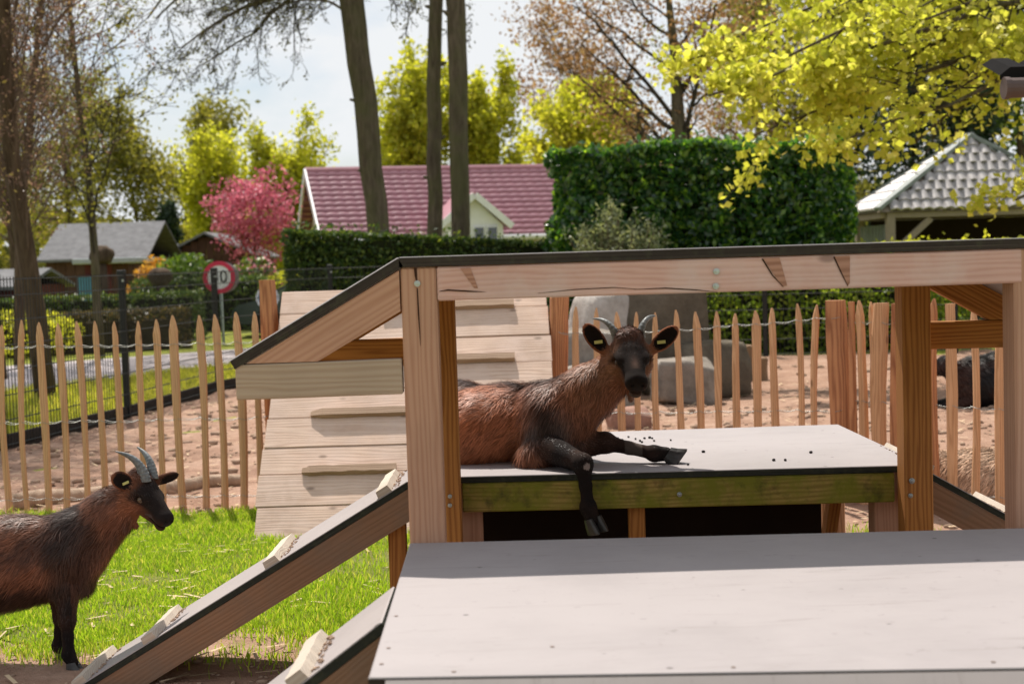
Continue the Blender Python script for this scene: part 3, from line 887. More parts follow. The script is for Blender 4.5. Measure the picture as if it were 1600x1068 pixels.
PF3 = empty('picket_fence', (2.2, 7.4, 0), 'closely set chestnut boards and pickets at the right, beyond the platform post', 'fence')
tops = []
for px, pt, w, ptd, mm in ((1335, 471, 0.042, 0, 'splitpost'), (1347, 469, 0.05, 1, 'picket'), (1362, 471, 0.044, 1, 'picket'), (1378, 473, 0.095, 0, 'picket'), (1400, 474, 0.07, 0, 'splitpost'),
                           (1424, 470, 0.06, 0, 'splitpost'), (1447, 463, 0.05, 1, 'picket'), (1463, 466, 0.052, 1, 'splitpost'), (1487, 474, 0.058, 0, 'picket'), (1519, 476, 0.045, 1, 'picket'), (1559, 478, 0.06, 1, 'picket'), (1606, 478, 0.055, 1, 'picket'), (1650, 478, 0.055, 1, 'picket')):
    y = 7.82 - 0.0028*(px-1330)
    q = PX(px, 600, y); zt = PX(px, pt, y).z
    put(picket((q.x, y, -0.03), w, 0.036, zt+0.03, rr.uniform(-0.01, 0.012), rr, 'picket', bool(ptd), mm), PF3)
    tops.append(Vector((q.x, y, 0)))
wire_line([t + Vector((0, 0, 1.01)) for t in tops], PF3)
wire_line([t + Vector((0, 0, 0.58)) for t in tops], PF3)
wire_line([t + Vector((0, 0, 0.13)) for t in tops], PF3)

# ------------------------------------------------------------------ black mesh fence
MF = empty('mesh_fence', (-3.6, 14, 0), 'tall black wire mesh fence with round-capped posts along the verge', 'fence')
MF2 = empty('mesh_fence', (2, 19.4, 0), 'black wire mesh fence crossing behind the boulders', 'fence')
def mesh_post(p, h, parent):
    b = MB().box((p[0]-0.03, p[1]-0.03, -0.05), (p[0]+0.03, p[1]+0.03, h), 0.004)
    b.box((p[0]-0.037, p[1]-0.037, h-0.03), (p[0]+0.037, p[1]+0.037, h+0.012), 0.006)
    o = b.build('post', M['blackmetal'], parent)
    MB().tube([(p[0]+0.02, p[1]-0.032, h-0.09), (p[0]+0.02, p[1]-0.047, h-0.09)], 0.014, 8).build('clamp', M['zinc'], parent)
    return o
def mesh_panel(a, b, h, parent, fine=0.05):
    a, b = Vector((*a, 0)), Vector((*b, 0)); L = (b-a).length; d = (b-a)/L
    off = Vector((d.y, -d.x, 0))*0.035
    n = int(L/fine)
    V, Q = [], []
    P = []
    for k in range(n+1):
        p = a + d*(0.03+(L-0.06)*k/n) + off
        r = 0.0028
        P.append([(p.x-r, p.y-r, 0.03), (p.x+r, p.y-r, 0.03), (p.x+r, p.y+r, 0.03), (p.x-r, p.y+r, 0.03), (p.x-r, p.y-r, h), (p.x+r, p.y-r, h), (p.x+r, p.y+r, h), (p.x-r, p.y+r, h)])
    P = np.array(P)
    m = len(P)
    Q = (np.arange(m)[:, None, None]*8 + np.array([[0, 1, 5, 4], [1, 2, 6, 5], [2, 3, 7, 6], [3, 0, 4, 7]])[None]).reshape(-1, 4)
    o = obj('wire_grid', fast_mesh('wire_grid', P.reshape(-1, 3), Q), M['blackmetal'], parent); o['kind'] = 'stuff'
    zz = [0.05, 0.25, 0.45, 0.65, 0.85, 1.05, 1.25, h-0.02]
    hb = MB()
    for z in zz:
        if z > h: continue
        for q in (-0.006, 0.006):
            s, e = a+off*(1+q*20)+Vector((0, 0, z)), b+off*(1+q*20)+Vector((0, 0, z))
            hb.tube([s, e], 0.0042, 4)
    hb.build('cross_wire', M['wire_dark'], parent)
M['wire_dark'] = plain('coated_wire_sheen', (0.05, 0.053, 0.05), 0.7, 0.2, 0.0)
for p in FENCE_LINE: mesh_post(p, 1.42, MF)
for a, b in zip(FENCE_LINE[:-1], FENCE_LINE[1:]): mesh_panel(a, b, 1.40, MF)
LINE2 = [(-2.45, 19.4), (-0.1, 19.3), (1.9, 19.2), (3.41, 19.1), (5.9, 18.9), (8.4, 18.8)]
for p in LINE2[1:]: mesh_post(p, 1.42, MF2)
for a, b in zip(LINE2[:-1], LINE2[1:]): mesh_panel(a, b, 1.40, MF2, 0.055)
# low concrete gravel board under the fence
M['board'] = plain('dark_edging', (0.05, 0.042, 0.036), 0.9, 0.1, var=0.3)
for a, b in zip(FENCE_LINE[:-1], FENCE_LINE[1:]):
    d = (Vector((*b, 0))-Vector((*a, 0))).normalized()
    beam('edging_board', (a[0]+d.x*0.04, a[1]+d.y*0.04, 0.05), (b[0]-d.x*0.04, b[1]-d.y*0.04, 0.05), 0.035, 0.16, M['board'], MF)

# ------------------------------------------------------------------ rocks, log
def ico_points(n_sub):
    import bmesh
    bm = bmesh.new(); bmesh.ops.create_icosphere(bm, subdivisions=n_sub, radius=1.0)
    V = np.array([v.co[:] for v in bm.verts]); F = np.array([[v.index for v in f.verts] for f in bm.faces]); bm.free()
    return V, F
ICO4 = ico_points(4)
ICO3 = ico_points(3)
def rock_mat(name, c1, c2, c3):
    t = NT(name); b = t.bsdf(0.9, 0.15)
    v = t.coords((1, 1, 1))
    n = t.noise(v, 3.5, 8, 0.65, 0.3)
    c = t.ramp(n, [(0.3, c1), (0.5, c2), (0.72, c3)])
    n2 = t.noise(v, 22, 5, 0.7)
    c = t.mix(0.5, c, t.ramp(n2, [(0.3, 0.55), (0.7, 1.0)]), 'MULTIPLY')
    t.link(c, b.inputs['Base Color']); t.bump(n2, b, 0.5, 0.02)
    return t.m
M['rock_grey'] = rock_mat('grey_boulder', (0.16, 0.14, 0.115), (0.27, 0.235, 0.20), (0.38, 0.345, 0.30))
M['rock_dark'] = rock_mat('dark_boulder', (0.085, 0.07, 0.052), (0.14, 0.115, 0.085), (0.20, 0.165, 0.125))
M['rock_pale'] = rock_mat('pale_boulder', (0.38, 0.33, 0.29), (0.50, 0.45, 0.41), (0.60, 0.56, 0.52))
M['rock_red'] = rock_mat('red_stone', (0.26, 0.14, 0.10), (0.36, 0.21, 0.16), (0.45, 0.30, 0.24))
def rock(label, c, size, seed, m, boxy=0.7, rotz=0.0, taper=0.0):
    V, Fc = ICO4
    P = V.copy()
    # push towards a block with cut faces
    rng = np.random.default_rng(seed)
    q = np.max(np.abs(P), 1, keepdims=True)
    P = P/(q**boxy)
    for k in range(7):
        nrm = rot_ball(rng); nrm[2] *= 0.8; nrm /= np.linalg.norm(nrm)
        lim = rng.uniform(0.92, 1.22)
        dd = P @ nrm - lim
        P = P - np.maximum(dd, 0)[:, None]*nrm
    P *= 1 + 0.10*(fbm(V*2.2+seed, 4, seed)-0.5)[:, None] + 0.05*(fbm(V*7+seed, 3, seed)-0.5)[:, None]
    P[:, :2] *= (1 - taper*(P[:, 2:3]*0.5+0.5))
    P = P*np.array(size)/2
    P[:, 2] -= P[:, 2].min()
    cz, sz = math.cos(rotz), math.sin(rotz)
    me = fast_mesh('boulder', P, T=Fc, smooth=False)
    o = obj('boulder', me, M[m], None, Matrix.Translation((c[0], c[1], c[2] if len(c) > 2 else -0.02)) @ Matrix.Rotation(rotz, 4, 'Z'))
    return tag(o, label, 'boulder', 'boulders behind the picket fence')
def gp(px, py): v = PZ(px, py, 0); return (v.x, v.y)
b = gp(1072, 634); rock('square grey block-shaped boulder with pale flat top, right of the goat head', (b[0]+0.02, b[1]+0.2, -0.03), (0.60, 0.46, 0.46), 3, 'rock_grey', 0.95, 0.15)
rock('largest boulder, tall dark slab standing right behind the goat horns', (1.53, 14.45, -0.05), (0.92, 0.6, 1.30), 7, 'rock_dark', 0.9, 0.05, 0.05)
rock('pale boulder with sunlit sloping top behind the goat, left of the dark slab', (0.98, 14.5, -0.05), (0.85, 0.8, 1.12), 12, 'rock_pale', 0.75, 0.5, 0.30)
rock('grey boulder low beside the split fence post behind the goat', (0.62, 13.8, -0.03), (0.80, 0.6, 0.74), 15, 'rock_grey', 0.8, 0.1)
rock('rounded grey boulder in front of the pale one', (0.80, 13.2, -0.03), (0.72, 0.5, 0.46), 18, 'rock_grey', 0.8, 0.7)
rock('dark boulder low behind the square block', (1.98, 14.1, -0.03), (0.72, 0.55, 0.58), 22, 'rock_dark', 0.7, 0.3)
rock('small pale boulder leaning at the right of the dark slab', (1.92, 14.9, -0.03), (0.36, 0.4, 0.92), 25, 'rock_pale', 0.4, 0.3, 0.5)
b = gp(982, 672); rock('flat reddish stone on the sand just beyond the platform', (b[0], b[1]+0.1, -0.02), (0.36, 0.3, 0.20), 28, 'rock_red', 0.8, 0.2)
# two cut stumps
M['stump'] = wood('stump_side', (0.30, 0.19, 0.11), (0.15, 0.09, 0.05))
for px, w, h, lb in ((1156, 0.16, 0.40, 'taller reddish wooden stump beyond the pickets'), (1181, 0.13, 0.26, 'shorter wooden stump beyond the pickets')):
    q = PX(px, 572, 15.6)
    MBt = MB().tube([(q.x, 15.6, -0.03), (q.x, 15.6, h*0.5), (q.x+0.01, 15.6, h-0.015), (q.x+0.01, 15.6, h)], [w*1.05, w*0.97, w*0.95, w*0.88], 12)
    tag(MBt.build('tree_stump', M['stump'], None), lb, 'stump')
# pale log lying on the sand
M['log'] = bark('barked_log', (0.30, 0.22, 0.16), (0.48, 0.37, 0.28))
a, c = PZ(20, 786, 0.04), PZ(384, 750, 0.04)
P = [a.lerp(c, t/10) + Vector((0, 0.05*math.sin(t*0.9), 0.01*math.sin(t*1.7))) for t in range(11)]
tag(MB().tube(P, [0.06, 0.058, 0.056, 0.06, 0.055, 0.054, 0.05, 0.052, 0.047, 0.045, 0.04], 10).build('log', M['log'], None, smooth=True), 'long pale peeled log lying on the sand behind the left pickets', 'log')

# ------------------------------------------------------------------ animals
def surface_nets(Fd, org, h):
    nx, ny, nz = Fd.shape
    ins = Fd < 0
    acc = np.zeros((nx-1, ny-1, nz-1, 3), np.float32); cnt = np.zeros((nx-1, ny-1, nz-1), np.float32)
    cor = [(i, j, k) for i in (0, 1) for j in (0, 1) for k in (0, 1)]
    sl = lambda i, n: slice(i, n-1+i)
    for a in cor:
        for ax in range(3):
            if a[ax] == 1: continue
            b = list(a); b[ax] = 1
            A = Fd[sl(a[0], nx), sl(a[1], ny), sl(a[2], nz)]; B = Fd[sl(b[0], nx), sl(b[1], ny), sl(b[2], nz)]
            cr = (A < 0) != (B < 0)
            t = np.where(cr, A/np.where(cr, A-B, 1), 0)
            for q in range(3):
                acc[..., q] += np.where(cr, a[q] + (t if q == ax else 0), 0)
            cnt += cr
    act = cnt > 0
    idx = -np.ones(cnt.shape, np.int64); idx[act] = np.arange(act.sum())
    cells = np.argwhere(act)
    V = (cells + acc[act]/cnt[act][:, None])*h + org
    Q = []
    for ax in range(3):
        o1, o2 = [(1, 2), (2, 0), (0, 1)][ax]
        A = np.take(ins, range(0, ins.shape[ax]-1), ax); B = np.take(ins, range(1, ins.shape[ax]), ax)
        e = np.argwhere(A != B)
        flip = ins[e[:, 0], e[:, 1], e[:, 2]]
        ok = (e[:, o1] > 0) & (e[:, o2] > 0) & (e[:, o1] < ins.shape[o1]-1) & (e[:, o2] < ins.shape[o2]-1)
        e, flip = e[ok], flip[ok]
        def ci(d1, d2):
            c = e.copy(); c[:, o1] -= d1; c[:, o2] -= d2
            return idx[c[:, 0], c[:, 1], c[:, 2]]
        q = np.c_[ci(1, 1), ci(0, 1), ci(0, 0), ci(1, 0)]
        q[~flip] = q[~flip][:, ::-1]
        Q.append(q)
    return V, np.concatenate(Q)

class Sculpt:
    """smooth union of tapered capsules and ellipsoids, each with a colour and a hair direction"""
    def __init__(s): s.p = []; s.cut = []
    def cone(s, a, b, ra, rb, col, k=0.02, flow=None, flat=None, hair=0.02):
        a, b = np.array(a, float), np.array(b, float)
        s.p.append(dict(t='c', a=a, b=b, ra=ra, rb=rb, col=np.array(col), k=k, flow=(b-a if flow is None else np.array(flow, float)), flat=flat, hair=hair)); return s
    def ell(s, c, axes, radii, col, k=0.02, flow=(0, 0, -1), hair=0.02, cut=False):
        A = np.array(axes, float); A = A/np.linalg.norm(A, axis=1, keepdims=True)
        d = dict(t='e', c=np.array(c, float), A=A, r=np.array(radii, float), col=np.array(col), k=k, flow=np.array(flow, float), hair=hair)
        (s.cut if cut else s.p).append(d); return s
    @staticmethod
    def dist(q, P):
        if q['t'] == 'c':
            ab = q['b']-q['a']; L2 = max(ab @ ab, 1e-9)
            t = np.clip(((P-q['a']) @ ab)/L2, 0, 1)
            D = P - q['a'] - t[..., None]*ab
            if q['flat'] is not None:
                ax, f = q['flat']; ax = np.array(ax, float)/np.linalg.norm(ax)
                D = D + (D @ ax)[..., None]*ax*(1/f-1)
            return np.linalg.norm(D, axis=-1) - (q['ra'] + (q['rb']-q['ra'])*t)
        D = (P-q['c']) @ q['A'].T
        k0 = np.linalg.norm(D/q['r'], axis=-1); k1 = np.linalg.norm(D/q['r']**2, axis=-1)
        return k0*(k0-1)/np.maximum(k1, 1e-6)
    def bounds(s):
        lo, hi = np.full(3, 1e9), np.full(3, -1e9)
        for q in s.p:
            pts = [(q['a'], q['ra']), (q['b'], q['rb'])] if q['t'] == 'c' else [(q['c'], q['r'].max())]
            for c, r in pts: lo = np.minimum(lo, c-r-0.02); hi = np.maximum(hi, c+r+0.02)
        return lo, hi
    def mesh(s, h):
        lo, hi = s.bounds()
        n = np.ceil((hi-lo)/h).astype(int)+1
        G = [lo[k]+h*np.arange(n[k]) for k in range(3)]
        Fd = np.full(n, 1.0, np.float32)
        def box(q, m):
            if q['t'] == 'c':
                f = 1.0
                l = np.minimum(q['a']-q['ra']*f, q['b']-q['rb']*f)-m; u = np.maximum(q['a']+q['ra']*f, q['b']+q['rb']*f)+m
            else:
                l = q['c']-q['r'].max()-m; u = q['c']+q['r'].max()+m
            i0 = np.clip(np.floor((l-lo)/h).astype(int), 0, n-1); i1 = np.clip(np.ceil((u-lo)/h).astype(int)+1, 1, n)
            return tuple(slice(a, b) for a, b in zip(i0, i1))
        for q in s.p:
            sl = box(q, 0.06)
            P = np.stack(np.meshgrid(*[G[k][sl[k]] for k in range(3)], indexing='ij'), -1)
            d = s.dist(q, P)
            f = Fd[sl]; k = q['k']
            hh = np.clip(0.5+0.5*(f-d)/k, 0, 1)
            Fd[sl] = f*(1-hh)+d*hh-k*hh*(1-hh)
        for q in s.cut:
            sl = box(q, 0.03)
            P = np.stack(np.meshgrid(*[G[k][sl[k]] for k in range(3)], indexing='ij'), -1)
            d = -s.dist(q, P); f = Fd[sl]; k = q['k']
            hh = np.clip(0.5-0.5*(f-d)/k, 0, 1)
            Fd[sl] = f*(1-hh)+d*hh+k*hh*(1-hh)
        V, Q = surface_nets(Fd, lo, h)
        D = np.stack([s.dist(q, V) for q in s.p], 1)
        w = np.exp(-np.clip(D-D.min(1, keepdims=True), 0, 1)/0.012)
        w /= w.sum(1, keepdims=True)
        Cc = w @ np.stack([q['col'] for q in s.p])
        Fl = w @ np.stack([q['flow']/max(np.linalg.norm(q['flow']), 1e-6) for q in s.p])
        Ha = w @ np.array([q['hair'] for q in s.p])
        return V, Q, Cc, Fl, Ha

def normals(V, Q):
    a, b, c, d = (V[Q[:, k]] for k in range(4))
    fn = np.cross(c-a, d-b)
    vn = np.zeros_like(V)
    for k in range(4): np.add.at(vn, Q[:, k], fn)
    return fn, vn/np.maximum(np.linalg.norm(vn, axis=1, keepdims=True), 1e-12)
def fur(V, Q, C, Fl, Ha, n, rng, width=0.0022, lift=0.28, avoid=None):
    fn, vn = normals(V, Q)
    ar = np.linalg.norm(fn, axis=1)*(Ha[Q].mean(1) > 0.004)
    f = rng.choice(len(Q), n, p=ar/ar.sum())
    w = rng.dirichlet((1, 1, 1, 1), n)
    pick = lambda A: np.einsum('nk,nk...->n...', w, A[Q[f]])
    R, N, c, fl, L = pick(V), pick(vn), pick(C), pick(Fl), pick(Ha)
    N /= np.linalg.norm(N, axis=1, keepdims=True)
    # clumping: neighbouring hairs share a wobble
    wob = np.stack([fbm(R*28+17*k, 2, 31+k)-0.5 for k in range(3)], 1)
    fl = fl/np.maximum(np.linalg.norm(fl, axis=1, keepdims=True), 1e-6) + wob*1.5 + rng.normal(0, 0.13, (n, 3))
    fl = fl - (fl*N).sum(1, keepdims=True)*N
    fl /= np.maximum(np.linalg.norm(fl, axis=1, keepdims=True), 1e-6)
    L = L*rng.uniform(0.55, 1.3, n)
    up = (lift*rng.uniform(0.4, 1.5, n))[:, None]
    R = R - N*0.002
    mid = R + (fl + N*up*1.2)*(L*0.5)[:, None]
    tip = R + (fl + N*up*0.75)*L[:, None] + np.array([0, 0, -0.12])*L[:, None]
    sd = np.cross(fl, N); sd /= np.maximum(np.linalg.norm(sd, axis=1, keepdims=True), 1e-6)
    sd = sd*(width*rng.uniform(0.6, 1.3, n)/2)[:, None]
    VV = np.stack([R-sd, R+sd, mid+sd*0.8, mid-sd*0.8, tip], 1).reshape(-1, 3)
    k = np.arange(n)[:, None]*5
    tone = rng.uniform(0.5, 1.6, n)*(0.72+0.56*fbm(R*16, 2, 77))
    cc = np.repeat((c*tone[:, None])[:, None, :], 5, 1)
    cc[:, 4] *= 1.25; cc[:, 0:2] *= 0.85
    return VV, k+np.array([[0, 1, 2, 3]]), k+np.array([[3, 2, 4]]), cc.reshape(-1, 3)
def coat_mat(name, rough, spec, noise=True):
    t = NT(name); b = t.bsdf(rough, spec)
    a = t.node('ShaderNodeVertexColor'); a.layer_name = 'Col'
    c = a.outputs['Color']
    if noise:
        v = t.coords((1, 1, 1), rnd=False)
        c = t.mix(0.5, c, t.ramp(t.noise(v, 60, 4, 0.7), [(0.3, 0.55), (0.7, 1.0)]), 'MULTIPLY')
    t.link(c, b.inputs['Base Color'])
    return t.m
M['hide'] = coat_mat('goat_hide', 0.92, 0.1)
M['hair'] = coat_mat('goat_hair', 0.48, 0.22, False)
M['eye'] = plain('goat_eye', (0.095, 0.06, 0.032), 0.08, 0.6, var=0.2)
M['pupil'] = plain('goat_pupil', (0.004, 0.004, 0.004), 0.05, 0.6)
M['hoof'] = plain('hoof_horn', (0.045, 0.042, 0.04), 0.4, 0.4, var=0.5, scale=30)
M['hooftip'] = plain('hoof_edge', (0.30, 0.29, 0.26), 0.5, 0.4, var=0.4, scale=40)
M['eartag'] = plain('ear_tag', (0.58, 0.57, 0.20), 0.5, 0.4)
def horn_mat():
    t = NT('ridged_horn'); b = t.bsdf(0.5, 0.35)
    v = t.coords((1, 1, 1), rnd=False)
    n = t.noise(v, 90, 4, 0.6)
    t.link(t.ramp(n, [(0.3, (0.085, 0.095, 0.098)), (0.7, (0.22, 0.235, 0.235))]), b.inputs['Base Color']); t.bump(n, b, 0.3, 0.002)
    return t.m
M['horn'] = horn_mat()

BROWN = (0.27, 0.103, 0.054); RUST = (0.36, 0.132, 0.063); DK = (0.017, 0.013, 0.012); TAN = (0.34, 0.165, 0.092); DKB = (0.075, 0.036, 0.024); GREY = (0.10, 0.095, 0.092)

def bez(P, n):
    P = [np.array(p, float) for p in P]
    out = []
    for k in range(n+1):
        t = k/n; Qs = P
        while len(Qs) > 1: Qs = [a*(1-t)+b*t for a, b in zip(Qs[:-1], Qs[1:])]
        out.append(Qs[0])
    return out
def horn(ctrl, r0, parent, ridges=11):
    P = bez(ctrl, 44)
    R = []
    for k in range(45):
        t = k/44
        r = r0*(1-t)**0.75*(1+0.085*math.sin(t**0.85*ridges*2*math.pi)*(1-t)) + 0.0018
        R.append(r)
    return MB().tube([Vector(p) for p in P], R, 14, ell=0.72).build('horn', M['horn'], parent, smooth=True)
def hoof(p, toe, up, parent, s=1.0):
    """cloven hoof: p at the pastern, toe = forward, up = along the leg"""
    toe = Vector(toe).normalized(); up = Vector(up).normalized()
    side = up.cross(toe).normalized(); toe = side.cross(up).normalized()
    p = Vector(p)
    root = None
    b = MB()
    for sg in (-1, 1):
        c = p + side*sg*0.0112*s
        ring = []
        for zf, f, bk, w in ((0.0, 0.020, 0.016, 0.0105), (-0.016, 0.028, 0.020, 0.0125), (-0.034, 0.040, 0.024, 0.0135), (-0.038, 0.042, 0.024, 0.0125)):
            rg = []
            for q in range(10):
                a = 2*math.pi*q/10
                fx = math.cos(a); ly = math.sin(a)
                ext = f if fx > 0 else bk
                pinch = (1-0.45*max(0, fx)**2)
                rg.append(c + up*zf*s + toe*fx*ext*s + side*ly*w*pinch*s)
            ring.append(rg)
        vs = [v for r in ring for v in r]
        fs = [(i*10+q, i*10+(q+1) % 10, (i+1)*10+(q+1) % 10, (i+1)*10+q) for i in range(3) for q in range(10)]
        fs += [tuple(range(10)), tuple(range(30, 40))[::-1]]
        b.add(vs, fs)
    return b.build('hoof', M['hoof'], parent, smooth=False)

def goat_head(S_, c, fwd, up, s=1.0, face=DK, cheek=TAN, dark=0.75):
    """cranium at c, fwd = towards the nose, up = poll. returns points used for horns, ears, eyes"""
    fwd = np.array(fwd, float); fwd /= np.linalg.norm(fwd)
    up = np.array(up, float); up -= fwd*(up @ fwd); up /= np.linalg.norm(up)
    sd = np.cross(fwd, up)               # the goat's right
    c = np.array(c, float)
    L = lambda f, u, d: c + (fwd*f + up*u + sd*d)*s
    AX = (fwd, up, sd)
    blend = lambda a, b, t: tuple(np.array(a)*(1-t)+np.array(b)*t)
    fl = -fwd
    hs = 0.013
    S_.ell(L(0, 0.005, 0), AX, np.array((0.068, 0.056, 0.054))*s, face, 0.02, -fwd*0.4+up, hs*1.6)
    S_.ell(L(-0.015, 0.042, 0), AX, np.array((0.042, 0.030, 0.040))*s, blend(face, BROWN, 0.45), 0.02, fwd*0.6+up*0.4, hs*2.4)       # poll tuft
    for g in (-1, 1):
        S_.ell(L(0.006, -0.020, g*0.040), AX, np.array((0.058, 0.047, 0.028))*s, cheek, 0.018, -fwd-up*0.5, hs*1.6)   # cheeks
        S_.ell(L(0.056, 0.018, g*0.036), AX, np.array((0.026, 0.014, 0.014))*s, face, 0.012, -fwd, hs*0.7)     # brow
        S_.ell(L(0.148, -0.010, g*0.018), AX, np.array((0.022, 0.017, 0.014))*s, face, 0.010, -fwd, 0.002)   # nostril wings
    S_.cone(L(0.045, 0.010, 0), L(0.145, -0.004, 0), 0.041*s, 0.025*s, face, 0.02, -fwd, hair=hs*0.8)           # bridge
    S_.cone(L(0.050, -0.030, 0), L(0.146, -0.028, 0), 0.034*s, 0.021*s, blend(cheek, face, dark), 0.018, -fwd, hair=hs*0.9)  # jaw
    S_.ell(L(0.152, -0.014, 0), AX, np.array((0.020, 0.018, 0.025))*s, (0.020, 0.017, 0.016), 0.012, -fwd, 0.0)         # nose pad
    S_.ell(L(0.148, -0.045, 0), AX, np.array((0.018, 0.012, 0.018))*s, (0.020, 0.017, 0.016), 0.008, -fwd, 0.0)     # lower lip
    for g in (-1, 1):
        S_.ell(L(0.172, -0.008, g*0.014), (fwd, up*0.8+sd*g*0.6, sd-up*g*0.6), np.array((0.012, 0.0035, 0.007))*s, face, 0.004, cut=True)
        S_.ell(L(0.054, 0.002, g*0.050), AX, np.array((0.015, 0.011, 0.010))*s, face, 0.006, cut=True)
    for f in (0.165, 0.150, 0.132, 0.115):
        S_.ell(L(f, -0.034-0.0*f, 0), AX, np.array((0.014, 0.0035, 0.034-0.06*abs(f-0.14)))*s, face, 0.005, cut=True)
    return L, fwd, up, sd
def ear(S_, base, tip, opening, w, col=DK, rim=BROWN):
    """leaf-shaped ear hollowed on the side it opens to"""
    base, tip = np.array(base, float), np.array(tip, float)
    ax = tip-base; L = np.linalg.norm(ax); ax /= L
    op = np.array(opening, float); op -= ax*(op @ ax); op /= np.linalg.norm(op)
    sd = np.cross(ax, op)
    S_.cone(base-ax*0.012, base+ax*0.03, 0.015, 0.017, rim, 0.012, ax, hair=0.008)
    S_.ell(base+ax*L*0.55, (ax, op, sd), (L*0.52, 0.0135, w), rim, 0.010, ax, 0.007)
    S_.ell(base+ax*L*0.57+op*0.0155, (ax, op, sd), (L*0.42, 0.014, w*0.78), DK, 0.004, cut=True)
    return base+ax*L*0.42+op*0.004, ax, op, sd, base, L, w
def paint_ears(V, C, ears):
    for c0, ax, op, sd, base, L, w in ears:
        D = V-base
        t = D @ ax; o = D @ op; q = D @ sd
        ins = (t > 0.15*L) & (t < 0.98*L) & (o > -0.0045) & (np.abs(q) < w*0.82*np.sqrt(np.clip(1-((t-0.57*L)/(0.46*L))**2, 0, 1))) & (np.abs(o) < 0.03)
        C[ins] = np.array((0.016, 0.011, 0.010))
def finish(root, S_, h, n, seed, paint=None, width=0.0024, lift=0.28):
    V, Q, C, Fl, Ha = S_.mesh(h)
    if paint: paint(V, C, Ha)
    me = fast_mesh('body', V, Q, smooth=True); vcol(me, C)
    body = obj('body', me, M['hide'], root)
    rng = np.random.default_rng(seed)
    VV, QQ, TT, CC = fur(V, Q, C, Fl, Ha, n, rng, width, lift)
    m2 = fast_mesh('fur', VV, QQ, TT); vcol(m2, CC)
    f = obj('fur', m2, M['hair'], body); f['kind'] = 'stuff'
    return body
def eye(p, out, fwd, parent, r=0.0115):
    p, out, fwd = Vector(p), Vector(out).normalized(), Vector(fwd).normalized()
    V, Fc = ICO3
    e = obj('eye', fast_mesh('eye', V*r, T=Fc, smooth=True), M['eye'], parent, Matrix.Translation(p))
    up = out.cross(fwd).normalized(); f2 = up.cross(out)
    b = MB()
    vs = [p + out*(r*math.sqrt(max(0.05, 1-(0.62*math.cos(a))**2-(0.26*math.sin(a))**2))+0.0004) + f2*r*0.62*math.cos(a) + up*r*0.26*math.sin(a) for a in [2*math.pi*k/12 for k in range(12)]]
    b.add(vs, [tuple(range(12))]).build('pupil', M['pupil'], e, fix=False)
    return e
def ear_tag(e, parent, s=1.0):
    c0, ax, op, sd = [Vector(x) for x in e[:4]]
    b = MB()
    w, l, t = 0.0145*s, 0.0055*s, 0.002
    c = c0 + op*0.0045
    q = Vector((1, 0, 0.08)); q = (q-op*q.dot(op)).normalized(); r = op.cross(q).normalized()
    vs = [c+q*a*w+r*bb*l+op*d for d in (-t, t) for a, bb in ((-1, -1), (1, -1), (1, 1), (-1, 1))]
    b.add(vs, [(0, 1, 2, 3), (4, 5, 6, 7), (0, 1, 5, 4), (1, 2, 6, 5), (2, 3, 7, 6), (3, 0, 4, 7)])
    return b.build('ear_tag', M['eartag'], parent)

# ---- goat lying on the middle platform
GL = empty('goat', (0.0, 5.1, ZT), 'reddish-brown goat with black face lying on the middle platform, one foreleg hanging over the edge', 'goat')
s = Sculpt()
P3 = lambda x, y, d: np.array(PX(x, y, d))
DOWNB = np.array((-0.75, -0.05, -0.65))     # coat runs back and down
rump, bel, rib, chest = P3(716, 664, 5.42), P3(752, 665, 5.25), P3(808, 663, 5.13), P3(862, 660, 5.07)
for p in (rump, bel, rib, chest): p[2] = max(p[2], ZT+0.135)
s.ell(rump, ((1, 0.1, 0), (-0.1, 1, 0), (0, 0, 1)), (0.15, 0.145, 0.132), BROWN, 0.05, DOWNB, 0.035)
s.ell((bel+rib)/2+np.array((-0.01, 0, -0.012)), ((1, 0.1, 0), (-0.1, 1, 0), (0, 0, 1)), (0.24, 0.19, 0.140), RUST, 0.05, DOWNB, 0.042)
s.cone(rump, chest, 0.115, 0.115, BROWN, 0.04, DOWNB, hair=0.04)
s.ell(chest+np.array((0.01, 0, -0.01)), ((1, 0.1, 0), (-0.1, 1, 0), (0, 0, 1)), (0.12, 0.115, 0.130), BROWN, 0.05, DOWNB, 0.04)
# folded hind leg against the flank
s.ell(P3(722, 692, 5.08), ((1, 0, 0.1), (0, 1, 0), (-0.1, 0, 1)), (0.12, 0.06, 0.09), RUST, 0.05, DOWNB, 0.038)
# shoulder, near side; the grey paints in the shine of lit black hair
s.ell(P3(858, 676, 4.975), ((0.6, 0, 0.8), (0, 1, 0), (-0.8, 0, 0.6)), (0.105, 0.058, 0.062), GREY, 0.045, (-0.2, 0, -1), 0.04)
s.ell(P3(842, 712, 4.945), ((1, 0, 0.1), (0, 1, 0), (-0.1, 0, 1)), (0.075, 0.055, 0.05), BROWN, 0.04, (-0.1, -0.1, -1), 0.045)
# brisket
s.ell(P3(893, 690, 5.02), ((1, 0, 0), (0, 1, 0), (0, 0, 1)), (0.055, 0.075, 0.075), DKB, 0.04, (0.1, 0, -1), 0.035)
# neck
n0, n1, n2 = P3(868, 645, 5.06), P3(915, 612, 5.03), P3(958, 574, 5.02)
s.cone(n0, n1, 0.118, 0.084, BROWN, 0.05, (-0.55, -0.1, -0.9), hair=0.04)
s.cone(n1, n2, 0.084, 0.062, TAN, 0.04, (-0.5, -0.1, -0.9), hair=0.032)
s.cone(P3(905, 655, 5.0), P3(970, 600, 4.98), 0.062, 0.035, BROWN, 0.04, (-0.4, -0.1, -0.9), hair=0.03)
